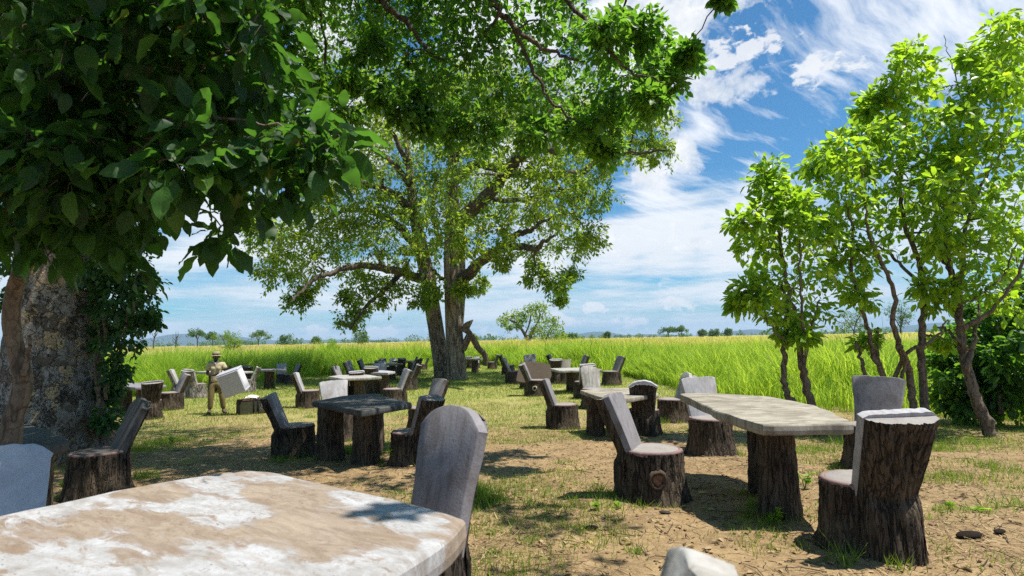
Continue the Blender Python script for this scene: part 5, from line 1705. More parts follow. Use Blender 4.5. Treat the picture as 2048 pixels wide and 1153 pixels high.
chair('lone chair in profile leaning right, just left of the leaning trunk', 180, 846, 740, 715, con=CON_GREY, seed=15)
# table behind the main trunk
chair('dark chair back before the small table right of the main trunk', 80, 940, 738, 712, con=CON_GREY, seed=16)
chair('pale chair facing us behind the small table right of the main trunk', 265, 953, 737, 713, con=CON_PALE, seed=15)
chair('lone chair in profile in the grass between main trunk and tilted tabletop', 180, 984, 739, 709, con=CON_GREY, seed=16)
# tilted tabletop group
chair('farther of two slim chairs left of the tilted tabletop', 356, 1018, 750, 709, con=CON_GREY, seed=15)
chair('nearer of two slim chairs left of the tilted tabletop', 354, 1030, 768, 713, con=CON_GREY, seed=13)
chair('chair with white ringed knot hole right in front of the tilted tabletop', 356, 1073, 792, 725, con=CON_GREY, seed=12, knot=(-96, 0.22, 0.05, KNOT_PALE, KNOT_DARK))
chair('grey square chair back standing behind the tilted tabletop', 288, 1066, 764, 708, con=CON_GREY, seed=14)
# sun-bleached table behind
chair('bark-backed chair behind the left end of the sun-bleached white table', 100, 1110, 768, 717, con=CON_PALE, seed=16)
chair('brown flat-backed chair behind the sun-bleached white table', 268, 1131, 768, 720, con=CON_TABLE, seed=15)
chair('slim chair edge rising from the grass behind the sun-bleached white table', 355, 1116, 753, 708, con=CON_GREY, seed=14)
chair('narrow chair back leaning right behind the sun-bleached white table', 195, 1154, 762, 711, con=CON_GREY, seed=13)
chair('tall grey chair right of the sun-bleached white table, at the grass edge', 205, 1222, 771, 708, con=CON_GREY, seed=13)
chair('brown bark chair back in front of the sun-bleached white table', 112, 1168, 797, 728, con=CON_PALE, seed=12)
# small table right of centre
chair('bright white chair back with clipped corners behind the table right of centre', 282, 1188, 818, 733, top='skew', con=CON_WHITE, seed=17)
chair('chair with reddish back edge left of the table right of centre', 353, 1128, 856, 757, con=CON_GREY, seed=18)
chair('knotted bark chair back to us before the table right of centre', 92, 1288, 872, 761, top='round', con=CON_PALE, seat=CON_WHITE, seed=19, knot=(-165, 0.20, 0.045, KNOT_PALE, KNOT_RED))
chair('low chair with pale rounded back right of the table right of centre', 198, 1344, 845, 747, top='round', con=CON_WHITE, seed=20)
# long pale table on the right
chair('chair with oval knot scar and reclined back left of the long pale table', 348, 1308, 1000, 786, con=CON_GREY, seed=21, knot=(-70, 0.225, 0.056, KNOT_RIM, KNOT_RED))
chair('chair with mottled white back behind the left end of the long pale table', 294, 1424, 908, 757, con=CON_PALE, seed=22, knot=(-150, 0.25, 0.04, KNOT_RED, KNOT_RED))
chair('grey-backed chair behind the right end of the long pale table', 256, 1752, 936, 756, con=CON_GREY, seed=21)
chair('massive bark-backed chair at the front right, nearest to the long pale table', 126, 1738, 1098, 806, con=CON_PALE, seed=23)
# far left
chair('black chair back before the shaded table at the left', 98, 298, 838, 761, con=CON_GREY, seed=11)
chair('dark block chair with leaning grey back just left of the man', 190, 338, 820, 747, con=CON_GREY, seed=10)
chair('white-edged chair back leaning left, half hidden behind the dark block chair', 350, 366, 794, 737, con=CON_WHITE, bark=BARK_MOTTLED, seed=11)
chair('mottled bark chair with white-edged back standing right behind the man', 40, 394, 796, 737, con=CON_WHITE, bark=BARK_MOTTLED, seed=12)
chair('lichen-white mottled chair leaning right, behind the grey box', 178, 492, 785, 733, con=CON_WHITE, bark=BARK_MOTTLED, seed=13)
chair('black chair back behind the grey box in the man\'s hands', 100, 489, 775, 731, con=CON_GREY, seed=14)
chair('pale square chair back facing us right of the grey table by the grass', 280, 565, 767, 727, con=CON_PALE, seed=14)
chair('dark narrow chair at the far right of the grey table by the grass', 195, 581, 769, 727, con=CON_GREY, seed=14)

# ================================================================ TABLES
def slab(mb, outline, z, th, seed, bev=0.012, step=0.07, jit=0.006):
    """table slab from a plan outline (n,2): wavy rounded edge; z is the upper face"""
    rs = np.random.default_rng(seed)
    pts = []
    n = len(outline)
    for i in range(n):
        a, b = np.array(outline[i]), np.array(outline[(i + 1) % n])
        k = max(2, int(np.linalg.norm(b - a) / step))
        for j in range(k):
            pts.append(a + (b - a) * j / k)
    pts = np.array(pts)
    m_ = len(pts)
    # soften corners, add wobble
    pts = 0.7 * pts + 0.15 * (np.roll(pts, 1, 0) + np.roll(pts, -1, 0))
    w = np.convolve(np.r_[rs.standard_normal(m_ + 4)], np.ones(5) / 5, 'valid')[:m_]
    c = pts.mean(0)
    nv = pts - c
    nv /= np.linalg.norm(nv, axis=1)[:, None]
    pts = pts + nv * (w * jit * 2 + 0.012 * np.sin(np.arange(m_) * 0.9 + seed) * (np.sin(np.arange(m_) * 0.23 + seed) > 0))[:, None]
    zr = np.convolve(rs.standard_normal(m_ + 4), np.ones(5) / 5, 'valid')[:m_] * 0.004
    rows = []
    for ins, dz in ((bev * 2.2, -th), (0.004, -th + bev), (0.0, -th * 0.55), (0.003, -bev), (bev * 0.8, -0.003), (bev * 2.5, 0.0)):
        q = pts - nv * ins
        rows.append(np.column_stack([q, np.full(m_, z + dz) + zr * (0.5 if dz == 0.0 else 1)]))
    mb.grid(np.array(rows), True)
    o = mb.n - len(rows) * m_
    mb.f.setdefault((m_, 0), []).append((o + np.arange(m_))[::-1][None])
    mb.f.setdefault((m_, 0), []).append((o + (len(rows) - 1) * m_ + np.arange(m_))[None])


def table(label, corners_px, d0, con, legs=2, h=0.75, th=0.075, seed=1, leg_r=0.145, along=None, corners_w=None, lod=0, squash=None):
    """corners_px: plan outline seen in the photograph on the table-top plane"""
    zt = float(gz(0, d0)) + h
    if corners_w is None:
        pts = []
        for x, y in corners_px:
            v = ray(x, y)
            pts.append((CAM + v * ((zt - CAM[2]) / v[2]))[:2])
        pts = np.array(pts)
    else:
        pts = np.array(corners_w, float)
    if squash:
        pts[:, 1] = pts[:, 1].mean() + (pts[:, 1] - pts[:, 1].mean()) * squash
    if np.ptp(pts[:, 1]) > 1.9 and lod:
        pts[:, 1] = pts[:, 1].mean() + (pts[:, 1] - pts[:, 1].mean()) * 1.7 / np.ptp(pts[:, 1])
    c = pts.mean(0)
    g = float(gz(*c))
    ar = 0.5 * sum(pts[i - 1][0] * pts[i][1] - pts[i][0] * pts[i - 1][1] for i in range(len(pts)))
    if ar < 0:
        pts = pts[::-1]
    o = thing('stump_table', label, 'table', (c[0], c[1], g), 0, 'slab tables on stump legs')
    mb = MB()
    slab(mb, pts - c, zt - g, th, seed)
    link('tabletop', sharp(mb.mesh('tabletop', con, attr=False), 5), o)
    cov = np.cov((pts - c).T)
    w_, V = np.linalg.eigh(cov)
    ax_ = V[:, 1] if along is None else np.array(along, float) / np.linalg.norm(along)
    ext = np.abs((pts - c) @ ax_).max()
    Hl = zt - g - th + 0.01
    me = stump_mesh('leg', leg_r * 0.95, leg_r * 1.06, Hl, seed + 5, (90, 48, 24)[lod], (14, 8, 4)[lod], BARK_LEG, 0.012, 20, (0.005, 0.010))
    offs = {1: [0.0], 2: [-0.5, 0.5], 3: [-0.55, 0.0, 0.55]}[legs] if isinstance(legs, int) else legs
    for q, f in enumerate(offs):
        if hasattr(f, '__len__'):
            lx, ly = f
        else:
            lx, ly = ax_ * ext * f
        link('leg', me, o, (lx, ly, 0), (0, 0, R(70 * q)))
    print('TABLE', label[:38], 'c', c.round(2), 'size', (np.ptp(pts, axis=0)).round(2))
    return o


table('big white-crusted table with tan stains filling the lower left foreground', [(488, 938), (540, 941), (625, 960), (830, 1006), (953, 1036), (770, 1165), (330, 1330), (-420, 1230), (-10, 1032), (102, 1009), (225, 984), (342, 962), (440, 945)], 1.5, CON_STAINED, legs=[(0.20, 0.12), (-0.55, -0.2)], h=0.75, th=0.085, seed=31, leg_r=0.17)
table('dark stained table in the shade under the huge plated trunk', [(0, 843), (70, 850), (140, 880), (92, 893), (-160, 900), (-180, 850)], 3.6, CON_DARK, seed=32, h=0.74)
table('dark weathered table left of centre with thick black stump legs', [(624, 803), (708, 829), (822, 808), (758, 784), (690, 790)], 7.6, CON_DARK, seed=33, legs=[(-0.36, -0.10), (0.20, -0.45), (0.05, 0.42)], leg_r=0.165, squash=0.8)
table('small white-topped table behind the dark weathered one', [(659, 753), (664, 762), (757, 756), (744, 747), (690, 748)], 14.5, CON_WHITE, seed=34, lod=1)
table('plank-grey table in mid row, right of the small white-topped one', [(716, 745), (765, 749), (788, 744), (775, 739), (740, 740)], 18.5, CON_PALE, seed=35, lod=1)
table('brown-topped table in the far row before the trunks', [(728, 728), (770, 732), (803, 728), (790, 724), (750, 725)], 26, CON_TABLE, seed=36, lod=2)
table('farthest dark table in the row near the grass', [(786, 722), (815, 725), (832, 722), (808, 720)], 31, CON_DARK, seed=37, lod=2)
table('small table in the grass to the right of the main trunk', [(930, 718), (948, 720), (970, 717), (950, 715)], 37, CON_TABLE, seed=38, lod=2)
table('sun-bleached white table beyond the tilted tabletop', [(1096, 734), (1124, 746), (1165, 744), (1210, 740), (1150, 731)], 17.5, CON_WHITE, seed=39, lod=1)
table('pale slab table right of centre with wavy edges', [(1158, 780), (1205, 797), (1250, 801), (1320, 788), (1290, 774), (1200, 775)], 10.6, CON_TABLE, seed=40, legs=[(-0.42, -0.05), (-0.05, -0.25), (0.42, 0.1)], squash=0.85)
table('long pale slab table with jutting corners in the right middle ground', [(1357, 787), (1440, 824), (1524, 850), (1712, 848), (1640, 812), (1540, 793), (1420, 786)], 4.7, CON_TABLE, seed=41, legs=[(-0.10, -0.62), (0.08, 0.0)], leg_r=0.135)
table('shaded grey table behind the climbing shrub at the left', [(215, 771), (270, 775), (334, 771), (300, 766), (230, 766)], 13.3, CON_GREY, seed=42, lod=1, leg_r=0.2)
table('white table edge showing between the mottled chair and the man', [(394, 743), (440, 748), (500, 744), (460, 739)], 18.5, CON_WHITE, seed=43, lod=1)
table('grey table by the tall grass right of the grey box', [(512, 741), (548, 744), (574, 737), (540, 735)], 20.5, CON_GREY, seed=44, lod=1, legs=[(-0.05, 0.0), (-0.25, 0.25)])
# tilted, broken tabletop leaning on its legs
g = G(1072, 778)
tt_ = thing('broken_table', 'tilted brown tabletop slipped off its legs, tipped up towards the camera', 'table', tuple(g), 0, 'slab tables on stump legs')
mb = MB()
slab(mb, np.array([(-0.62, -0.42), (-0.2, -0.48), (0.50, -0.38), (0.60, -0.05), (0.50, 0.38), (0.0, 0.44), (-0.60, 0.34)]), 0.04, 0.085, 51)
link('tabletop', sharp(mb.mesh('tabletop', m_concrete('brown underside', (0.10, 0.075, 0.05), (0.05, 0.035, 0.025), 0.5, False), attr=False), 5), tt_, (-0.02, 0.05, 0.55), (R(58), R(7), R(-6)))
lm = stump_mesh('leg', 0.15, 0.18, 0.5, 52, 48, 8, BARK_LEG, 0.03, 20, (0.006, 0.012))
link('leg', lm, tt_, (-0.38, 0.30, 0))
link('leg', lm, tt_, (0.35, 0.32, 0), (0, 0, 1.2))

# ================================================================ PERSON, BOX, BAG
SKIN = m_plain('dark skin', (0.050, 0.028, 0.019), 0.5, 0.4, 0.15, 8, 0)
KHAKI = m_plain('khaki shirt', (0.46, 0.39, 0.245), 0.9, 0.15, 0.05, 5, 0.2)
OLIVE = m_plain('olive trousers', (0.20, 0.155, 0.070), 0.9, 0.15, 0.07, 5, 0.2)
BOOT = m_plain('brown boots', (0.10, 0.068, 0.045), 0.8, 0.25, 0.25, 16, 0.3)
SOLE = m_plain('boot soles', (0.03, 0.025, 0.02), 0.9, 0.2, 0.1, 10, 0)
HATM = m_plain('bush hat cloth', (0.30, 0.26, 0.15), 0.95, 0.1, 0.2, 14, 0.4)
HATB = m_plain('hat band', (0.035, 0.03, 0.025), 0.9, 0.2, 0.2, 14, 0)
WHITE = m_plain('white cloth', (0.75, 0.75, 0.74), 0.9, 0.2, 0.06, 10, 0.3)
EYEW = m_plain('eye white', (0.6, 0.58, 0.55), 0.4, 0.4, 0.02, 5, 0)


def skin_mesh(name, verts, edges, radii, m, sub=2, root=0):
    me = bpy.data.meshes.new(name)
    me.from_pydata([tuple(v) for v in verts], edges, [])
    o = bpy.data.objects.new(name, me)
    COL.objects.link(o)
    sk = o.modifiers.new('skin', 'SKIN')
    for i, r_ in enumerate(radii):
        sv = me.skin_vertices[0].data[i]
        sv.radius = r_ if hasattr(r_, '__len__') else (r_, r_)
        sv.use_root = (i == root)
    sk.use_smooth_shade = True
    ss = o.modifiers.new('sub', 'SUBSURF')
    ss.levels = ss.render_levels = sub
    dg = bpy.context.evaluated_depsgraph_get()
    ev = bpy.data.meshes.new_from_object(o.evaluated_get(dg))
    bpy.data.objects.remove(o)
    ev.name = name
    ev.materials.clear()
    ev.materials.append(m)
    ev.polygons.foreach_set('use_smooth', [True] * len(ev.polygons))
    return ev


g = G(431, 829)
v = ray(424, 703)
man_h = (CAM + v * (g[1] / v[1]))[2] - g[2]
ms_ = man_h / 1.80
man = thing('person', 'man in khaki shirt, olive trousers and bush hat holding up the grey box', 'person', tuple(g), R(22), None, ms_)
# body: one continuous skinned figure; local frame faces -y (the camera), +x to the picture's right
B = [(0.0, 0.0, 0.96), (0.0, 0.005, 1.12), (-0.01, 0.0, 1.30), (-0.02, 0.0, 1.43), (-0.025, -0.01, 1.50), (-0.025, -0.025, 1.585), (-0.02, -0.03, 1.66), (-0.02, -0.02, 1.72),
     (-0.10, 0.0, 0.90), (-0.13, -0.03, 0.50), (-0.155, 0.02, 0.09), (-0.16, -0.14, 0.04),
     (0.10, 0.0, 0.90), (0.17, -0.05, 0.50), (0.20, 0.0, 0.09), (0.27, -0.12, 0.04),
     (-0.19, 0.0, 1.41), (-0.245, -0.02, 1.15), (-0.04, -0.20, 1.12), (0.06, -0.27, 1.14),
     (0.16, 0.0, 1.41), (0.235, -0.04, 1.22), (0.28, -0.20, 1.27), (0.36, -0.27, 1.33)]
E = [(0, 1), (1, 2), (2, 3), (3, 4), (4, 5), (5, 6), (6, 7), (0, 8), (8, 9), (9, 10), (10, 11), (0, 12), (12, 13), (13, 14), (14, 15), (3, 16), (16, 17), (17, 18), (18, 19), (3, 20), (20, 21), (21, 22), (22, 23)]
RD = [(0.135, 0.10), (0.125, 0.09), (0.15, 0.10), (0.11, 0.08), 0.052, (0.068, 0.082), (0.075, 0.09), (0.06, 0.07), 0.085, 0.058, 0.042, (0.04, 0.03), 0.085, 0.058, 0.042, (0.04, 0.03), 0.058, 0.042, 0.030, (0.036, 0.018), 0.058, 0.042, 0.030, (0.036, 0.018)]
# fingers: five chains at each hand
for hb, dirx in ((19, 1), (23, 1)):
    c = np.array(B[hb])
    w = np.array(B[hb - 1])
    f_ = (c - w) / np.linalg.norm(c - w)
    sd = np.array([0.0, -0.25, 0.97])
    for q, (of, ln) in enumerate(((-0.030, 0.066), (-0.010, 0.080), (0.011, 0.076), (0.031, 0.058))):
        a = c + f_ * 0.03 + sd * of
        b1 = a + f_ * ln * 0.55 + np.array([0, 0.012, -0.006])
        b2 = b1 + f_ * ln * 0.4 + np.array([0, 0.028, -0.014])
        i0 = len(B)
        B += [tuple(a), tuple(b1), tuple(b2)]
        E += [(hb, i0), (i0, i0 + 1), (i0 + 1, i0 + 2)]
        RD += [0.010, 0.0085, 0.0075]
    i0 = len(B)
    a = c - f_ * 0.01 + sd * 0.034
    B += [tuple(a), tuple(a + f_ * 0.03 + sd * 0.026 + [0, -0.01, 0])]
    E += [(hb, i0), (i0, i0 + 1)]
    RD += [0.012, 0.009]
body = link('body', skin_mesh('body', B, E, RD, SKIN, 2), man)
# face
mb = MB()
mb.tube([(-0.02, -0.108, 1.640), (-0.02, -0.128, 1.612), (-0.02, -0.118, 1.600)], [0.010, 0.017, 0.014], 8)
mb.tube([(-0.045, -0.112, 1.567), (-0.02, -0.120, 1.566), (0.005, -0.112, 1.567)], [0.006, 0.010, 0.006], 6)
for s in (-1, 1):
    mb.tube([(-0.02 + s * 0.078, -0.03, 1.655), (-0.02 + s * 0.088, -0.022, 1.63), (-0.02 + s * 0.08, -0.03, 1.60)], [0.012, 0.018, 0.010], 6)
link('face', mb.mesh('face', SKIN, attr=False), man)
mb = MB()
for s in (-1, 1):
    mb.lathe([(0.001, -0.01), (0.010, -0.006), (0.012, 0.0), (0.010, 0.006), (0.001, 0.01)], 8, (-0.02 + s * 0.032, -0.104, 1.64))
link('eyes', mb.mesh('eyes', EYEW, attr=False), man)
# clothes
VS = [(0.0, 0.0, 0.87), (0.0, 0.0, 1.0), (0.0, 0.003, 1.15), (-0.01, 0.0, 1.30), (-0.02, 0.0, 1.42), (-0.023, -0.005, 1.475), (-0.19, 0.0, 1.42), (-0.235, -0.015, 1.24), (0.16, 0.0, 1.42), (0.222, -0.03, 1.27)]
ES = [(0, 1), (1, 2), (2, 3), (3, 4), (4, 5), (4, 6), (6, 7), (4, 8), (8, 9)]
RS_ = [(0.168, 0.125), (0.158, 0.122), (0.155, 0.118), (0.172, 0.125), (0.135, 0.105), 0.072, 0.082, 0.080, 0.082, 0.080]
shirt = link('shirt', skin_mesh('shirt', VS, ES, RS_, KHAKI, 2), man)
mb = MB()
mb.box((-0.085, -0.128, 1.31), (0.09, 0.02, 0.10), bev=0.006)
mb.box((0.062, -0.128, 1.31), (0.09, 0.02, 0.10), bev=0.006)
link('breast_pockets', mb.mesh('breast_pockets', KHAKI, attr=False), shirt)
mb = MB()
mb.box((-0.19, 0.0, 1.498), (0.10, 0.05, 0.012), Euler((0, R(-14), 0)), bev=0.003)
mb.box((0.15, 0.0, 1.498), (0.10, 0.05, 0.012), Euler((0, R(14), 0)), bev=0.003)
link('epaulettes', mb.mesh('epaulettes', m_plain('epaulette', (0.10, 0.09, 0.07), 0.9), attr=False), shirt)
mb = MB()
mb.tube([(-0.10, -0.04, 1.505), (-0.07, -0.095, 1.49), (-0.025, -0.125, 1.462), (0.02, -0.095, 1.49), (0.05, -0.04, 1.505)], 0.017, 8)
mb.box((-0.02, -0.132, 1.435), (0.035, 0.02, 0.05), bev=0.004)
link('collar', mb.mesh('collar', m_plain('pale collar', (0.55, 0.55, 0.55), 0.9), attr=False), shirt)
VT = [(0.0, 0.0, 1.0), (0.0, 0.0, 0.93), (-0.10, 0.0, 0.86), (-0.128, -0.028, 0.50), (-0.152, 0.01, 0.14), (0.10, 0.0, 0.86), (0.165, -0.048, 0.50), (0.198, 0.0, 0.14)]
ET = [(0, 1), (1, 2), (2, 3), (3, 4), (1, 5), (5, 6), (6, 7)]
link('trousers', skin_mesh('trousers', VT, ET, [(0.15, 0.112), (0.15, 0.115), 0.108, 0.088, 0.070, 0.108, 0.088, 0.070], OLIVE, 2), man)
for s, (ax0, tx, ty) in ((-1, (-0.155, -0.165, -0.16)), (1, (0.20, 0.29, -0.14))):
    me = skin_mesh('boot', [(ax0, 0.02, 0.17), (ax0, 0.02, 0.075), (ax0 - 0.0, 0.055, 0.055), ((ax0 + tx) / 2, -0.06, 0.058), (tx, ty, 0.045)], [(0, 1), (1, 2), (1, 3), (3, 4)], [0.062, 0.060, 0.048, 0.052, (0.046, 0.036)], BOOT, 2)
    bo = link('boot', me, man)
    mb = MB()
    mb.box(((ax0 + tx) / 2, (0.09 + ty) / 2 - 0.01, 0.012), (0.105, abs(ty) + 0.17, 0.03), Euler((0, 0, math.atan2(tx - ax0, -(ty - 0.02)))), bev=0.01)
    link('sole', mb.mesh('sole', SOLE, attr=False), bo)
mb = MB()
hat = [(0.165, 1.665), (0.170, 1.672), (0.125, 1.688), (0.104, 1.695), (0.103, 1.73), (0.098, 1.765), (0.078, 1.788), (0.02, 1.796)]
mb.lathe(hat, 28, (-0.02, -0.03, 0))
ho = link('hat', mb.mesh('hat', HATM, attr=False), man)
mb = MB()
mb.lathe([(0.107, 1.694), (0.108, 1.70), (0.107, 1.728), (0.103, 1.73)], 28, (-0.02, -0.03, 0))
link('hat_band', mb.mesh('hat_band', HATB, attr=False), ho)
mb = MB()
for s in (-1, 1):
    mb.box((-0.02 + s * 0.04, -0.135, 1.715), (0.058, 0.012, 0.032), bev=0.004)
link('sunglasses', mb.mesh('sunglasses', HATB, attr=False), ho)

# the grey box he holds, tilted
BOXG = m_plain('pale grey plastic', (0.44, 0.44, 0.50), 0.6, 0.3, 0.05, 6, 0.1)
BOXW = m_plain('white plastic', (0.66, 0.66, 0.68), 0.55, 0.3, 0.05, 6, 0.1)
k_ = g[1] / F
bc = P(467, 765, g[1] - 0.34)
bx = thing('storage_box', 'large pale grey box tilted in the hands of the man in the hat', 'box', tuple(bc))
bx.rotation_euler = (Euler((0, 0, R(27))).to_matrix() @ Euler((R(4), R(-22), 0)).to_matrix() @ Euler((0, 0, R(-19))).to_matrix()).to_euler()
mb = MB()
mb.box((0, 0, 0), (0.52, 0.40, 0.58), bev=0.02)
link('body', sharp(mb.mesh('body', BOXG, attr=False), 35), bx)
mb = MB()
mb.box((0, 0, 0.297), (0.535, 0.375, 0.036), bev=0.012)
link('lid', sharp(mb.mesh('lid', BOXG, attr=False), 35), bx)
mb = MB()
mb.box((0.2635, 0, 0.02), (0.008, 0.31, 0.46), bev=0.003)
link('side_panel', mb.mesh('side_panel', BOXW, attr=False), bx)
mb = MB()
mb.box((0.235, -0.183, 0.245), (0.03, 0.01, 0.04), bev=0.003)
link('latch', mb.mesh('latch', HATB, attr=False), bx)

# olive picnic bag
BAGO = m_plain('olive canvas', (0.050, 0.052, 0.030), 0.9, 0.2, 0.25, 18, 0.5)
BAGB = m_plain('black webbing', (0.012, 0.012, 0.012), 0.8, 0.2, 0.2, 20, 0.2)
BAGR = m_plain('maroon lid canvas', (0.060, 0.030, 0.026), 0.9, 0.2, 0.2, 18, 0.4)
BAGN = m_plain('grey net pocket', (0.16, 0.15, 0.14), 0.9, 0.2, 0.4, 40, 0.4)
gb = G(506, 828)
bag = thing('picnic_bag', 'dark olive picnic bag with black straps standing on the ground beside the man', 'bag', tuple(gb), R(36))
mb = MB()
mb.box((0, 0, 0.17), (0.70, 0.36, 0.34), bev=0.02)
link('body', sharp(mb.mesh('body', BAGO, attr=False), 40), bag)
mb = MB()
mb.box((0, 0, 0.352), (0.71, 0.37, 0.035), bev=0.012)
link('lid', sharp(mb.mesh('lid', BAGR, attr=False), 40), bag)
for x in (-0.02, 0.07):
    mb = MB()
    mb.box((x, 0, 0.19), (0.035, 0.385, 0.375), bev=0.005)
    link('strap', mb.mesh('strap', BAGB, attr=False), bag)
mb = MB()
mb.box((0.21, -0.186, 0.15), (0.22, 0.02, 0.22), bev=0.006)
link('net_pocket', mb.mesh('net_pocket', BAGN, attr=False), bag)
mb = MB()
mb.tube([(0.12, -0.19, 0.30), (0.14, -0.235, 0.18), (0.20, -0.25, 0.12), (0.27, -0.235, 0.18), (0.30, -0.19, 0.30)], 0.011, 6)
link('handle', mb.mesh('handle', BAGB, attr=False), bag)
mb = MB()
for x in (-0.35, 0.35):
    mb.tube([(x, -0.182, 0.02), (x, -0.182, 0.33), (x, 0.182, 0.33), (x, 0.182, 0.02)], 0.008, 5)
link('piping', mb.mesh('piping', BAGB, attr=False), bag)
# crumpled white cloth on the bag
rs = np.random.default_rng(77)
u, w = np.meshgrid(np.linspace(-1, 1, 16), np.linspace(-1, 1, 12))
zc = 0.02 + 0.07 * np.exp(-(u ** 2 + w ** 2) * 1.3) + 0.03 * vnoise((u + 3) * 2, (w + 3) * 2, 1.2, 78) * np.exp(-(u ** 2 + w ** 2) * 0.5)
ca, sa = math.cos(R(14)), math.sin(R(14))
pts = np.stack([u * 0.15 + 0.02 * np.sin(w * 5), w * 0.11 + 0.02 * np.sin(u * 6), zc], -1)
mb = MB()
mb.grid(pts)
mb.grid(pts[::-1] - np.array([0, 0, 0.012]))
cl = link('napkin_bundle', mb.mesh('napkin_bundle', WHITE, attr=False), None, (gb[0] - 0.02 * ca, gb[1] - 0.02, gb[2] + 0.37))
tag(cl, 'crumpled white cloth lying on top of the olive picnic bag', 'cloth')

# ================================================================ SMALL PLANTS AND THINGS ON THE FLOOR
WEEDV = [leaf_variant('leaf', 0.62, L_SHRO, 900 + k, 0.02, 4) for k in range(2)]
def weed(label, px, py, h, n, size, seed):
    g = G(px, py)
    g[2] = float(zground(np.array(g[0]), np.array(g[1])))
    o = thing('weed', label, 'weed', tuple(g), 0, 'broad-leaved weeds on the clearing floor')
    rs = np.random.default_rng(seed)
    mb = MB()
    L_ = [[], [], [], []]
    for q in range(max(1, n // 5)):
        a = rs.uniform(0, 6.28)
        e = np.array([math.cos(a) * h * 0.35, math.sin(a) * h * 0.35, h * rs.uniform(0.6, 1.0)])
        mb.tube([(0, 0, -0.01), e * [0.3, 0.3, 0.5], e], [0.004, 0.003, 0.002], 4)
        for _ in range(5):
            u_ = rs.uniform(0.35, 1.0)
            p_ = e * u_
            b = rs.uniform(0, 6.28)
            L_[0].append(g + p_)
            L_[1].append((math.cos(b), math.sin(b), 0.25))
            L_[2].append((rs.normal() * .3, rs.normal() * .3, 1))
            L_[3].append(size * rs.uniform(0.6, 1.2))
    link('stem', mb.mesh('stem', L_WEED, attr=True), o)
    L_ = [np.array(a) for a in L_]
    single_leaves(o, L_, range(len(L_[0])), WEEDV)


weed('tall leafy weed sprouting at the foot of the thick bark-backed chair', 786, 935, 0.26, 15, 0.075, 1)
weed('low creeping weed in front of the chair with the oval knot scar', 1195, 1026, 0.05, 25, 0.045, 2)
weed('second creeping weed patch left of the oval knot chair, nearer its foot', 1235, 1020, 0.05, 20, 0.045, 3)
weed('dark green weed under the front of the long pale table', 1545, 1052, 0.12, 15, 0.06, 4)
weed('leafy weed between the long table legs and the massive chair', 1610, 985, 0.14, 20, 0.07, 5)
weed('pale rosette weed on the bare soil right of the massive chair', 1958, 1022, 0.05, 15, 0.06, 6)
weed('small weed clump right behind the massive chair', 1898, 1018, 0.06, 15, 0.05, 7)
weed('weed clump under the leaning dark chair by the plated trunk', 128, 985, 0.14, 20, 0.07, 8)
weed('bushy weed in the shade right of the leaning dark chair', 345, 890, 0.14, 25, 0.07, 9)

PODM = m_plain('dark seed pod', (0.035, 0.026, 0.022), 0.6, 0.3, 0.3, 20, 0.3)
DRYL = m_plain('dry leaf brown', (0.26, 0.18, 0.11), 0.85, 0.2, 0.3, 20, 0.3)
YELL = m_plain('yellow fallen leaf', (0.42, 0.40, 0.10), 0.7, 0.3, 0.2, 20, 0.2)
DUNG = m_plain('dark dung', (0.035, 0.026, 0.02), 0.95, 0.1, 0.4, 30, 0.8)
def floor_bit(name, label, cat, px, py, size, m, kind='leaf', rz=0.3, group=None):
    g = G(px, py)
    g[2] = float(zground(np.array(g[0]), np.array(g[1]))) + 0.004
    rs = np.random.default_rng(int(px))
    if kind == 'leaf':
        me = leaf_variant(name, 0.5, m, int(px), 0.05, 6)
        o = link(name, me, None, tuple(g), (0.1, -0.1, rz), size)
    else:
        mb = MB()
        a = np.linspace(0, np.pi, 10)
        rows = []
        for q in a:
            r_ = math.sin(q) * 0.42
            k = np.linspace(0, 2 * np.pi, 12, endpoint=False)
            rows.append(np.stack([np.full(12, math.cos(q)) * 0.8, np.cos(k) * r_ * (1 + 0.15 * rs.standard_normal(12) * (kind == 'lump')), np.maximum(np.sin(k) * r_ * 0.55, -0.08) + 0.1], 1))
        mb.grid(np.array(rows), True)
        o = link(name, mb.mesh(name, m, attr=False), None, tuple(g), (0, 0, rz), size)
    return tag(o, label, cat, group)


FL = 'fallen leaves on the bare soil'
floor_bit('seed_pod', 'smooth dark seed pod lying before the oval knot chair', 'seed pod', 1330, 1032, 0.055, PODM, 'pod', -0.4)
floor_bit('fallen_leaf', 'curled grey-brown leaf lying left of the dark seed pod', 'leaf', 1292, 1030, 0.10, DRYL, 'leaf', -0.3, FL)
floor_bit('fallen_leaf', 'yellow-green leaf in the shadow of the long pale table', 'leaf', 1396, 988, 0.09, YELL, 'leaf', 0.2, FL)
floor_bit('fallen_leaf', 'pale torn leaf on the soil in front of the seed pod', 'leaf', 1335, 1050, 0.09, DRYL, 'leaf', 1.2, FL)
floor_bit('fallen_leaf', 'yellow leaf on the soil right of the near table corner', 'leaf', 1064, 1068, 0.08, YELL, 'leaf', 0.1, FL)
floor_bit('fallen_leaf', 'upturned pale leaf in the dappled soil right of the near table', 'leaf', 1184, 1090, 0.06, YELL, 'leaf', 2.0, FL)
floor_bit('fallen_leaf', 'brown leaf lying between long table legs and massive chair', 'leaf', 1625, 1010, 0.09, DRYL, 'leaf', 0.4, FL)
floor_bit('dung', 'dark crumbly dung lump on the soil left of the seed pod', 'dung', 1182, 1057, 0.07, DUNG, 'lump', 0.3)
floor_bit('dung', 'flat dark clod on the bare soil right of the massive chair', 'clod', 1940, 1075, 0.11, DUNG, 'lump', 0.1)
floor_bit('dung', 'small dark clod beyond the flat one at the right edge', 'clod', 2000, 1068, 0.06, DUNG, 'lump', 0.5)
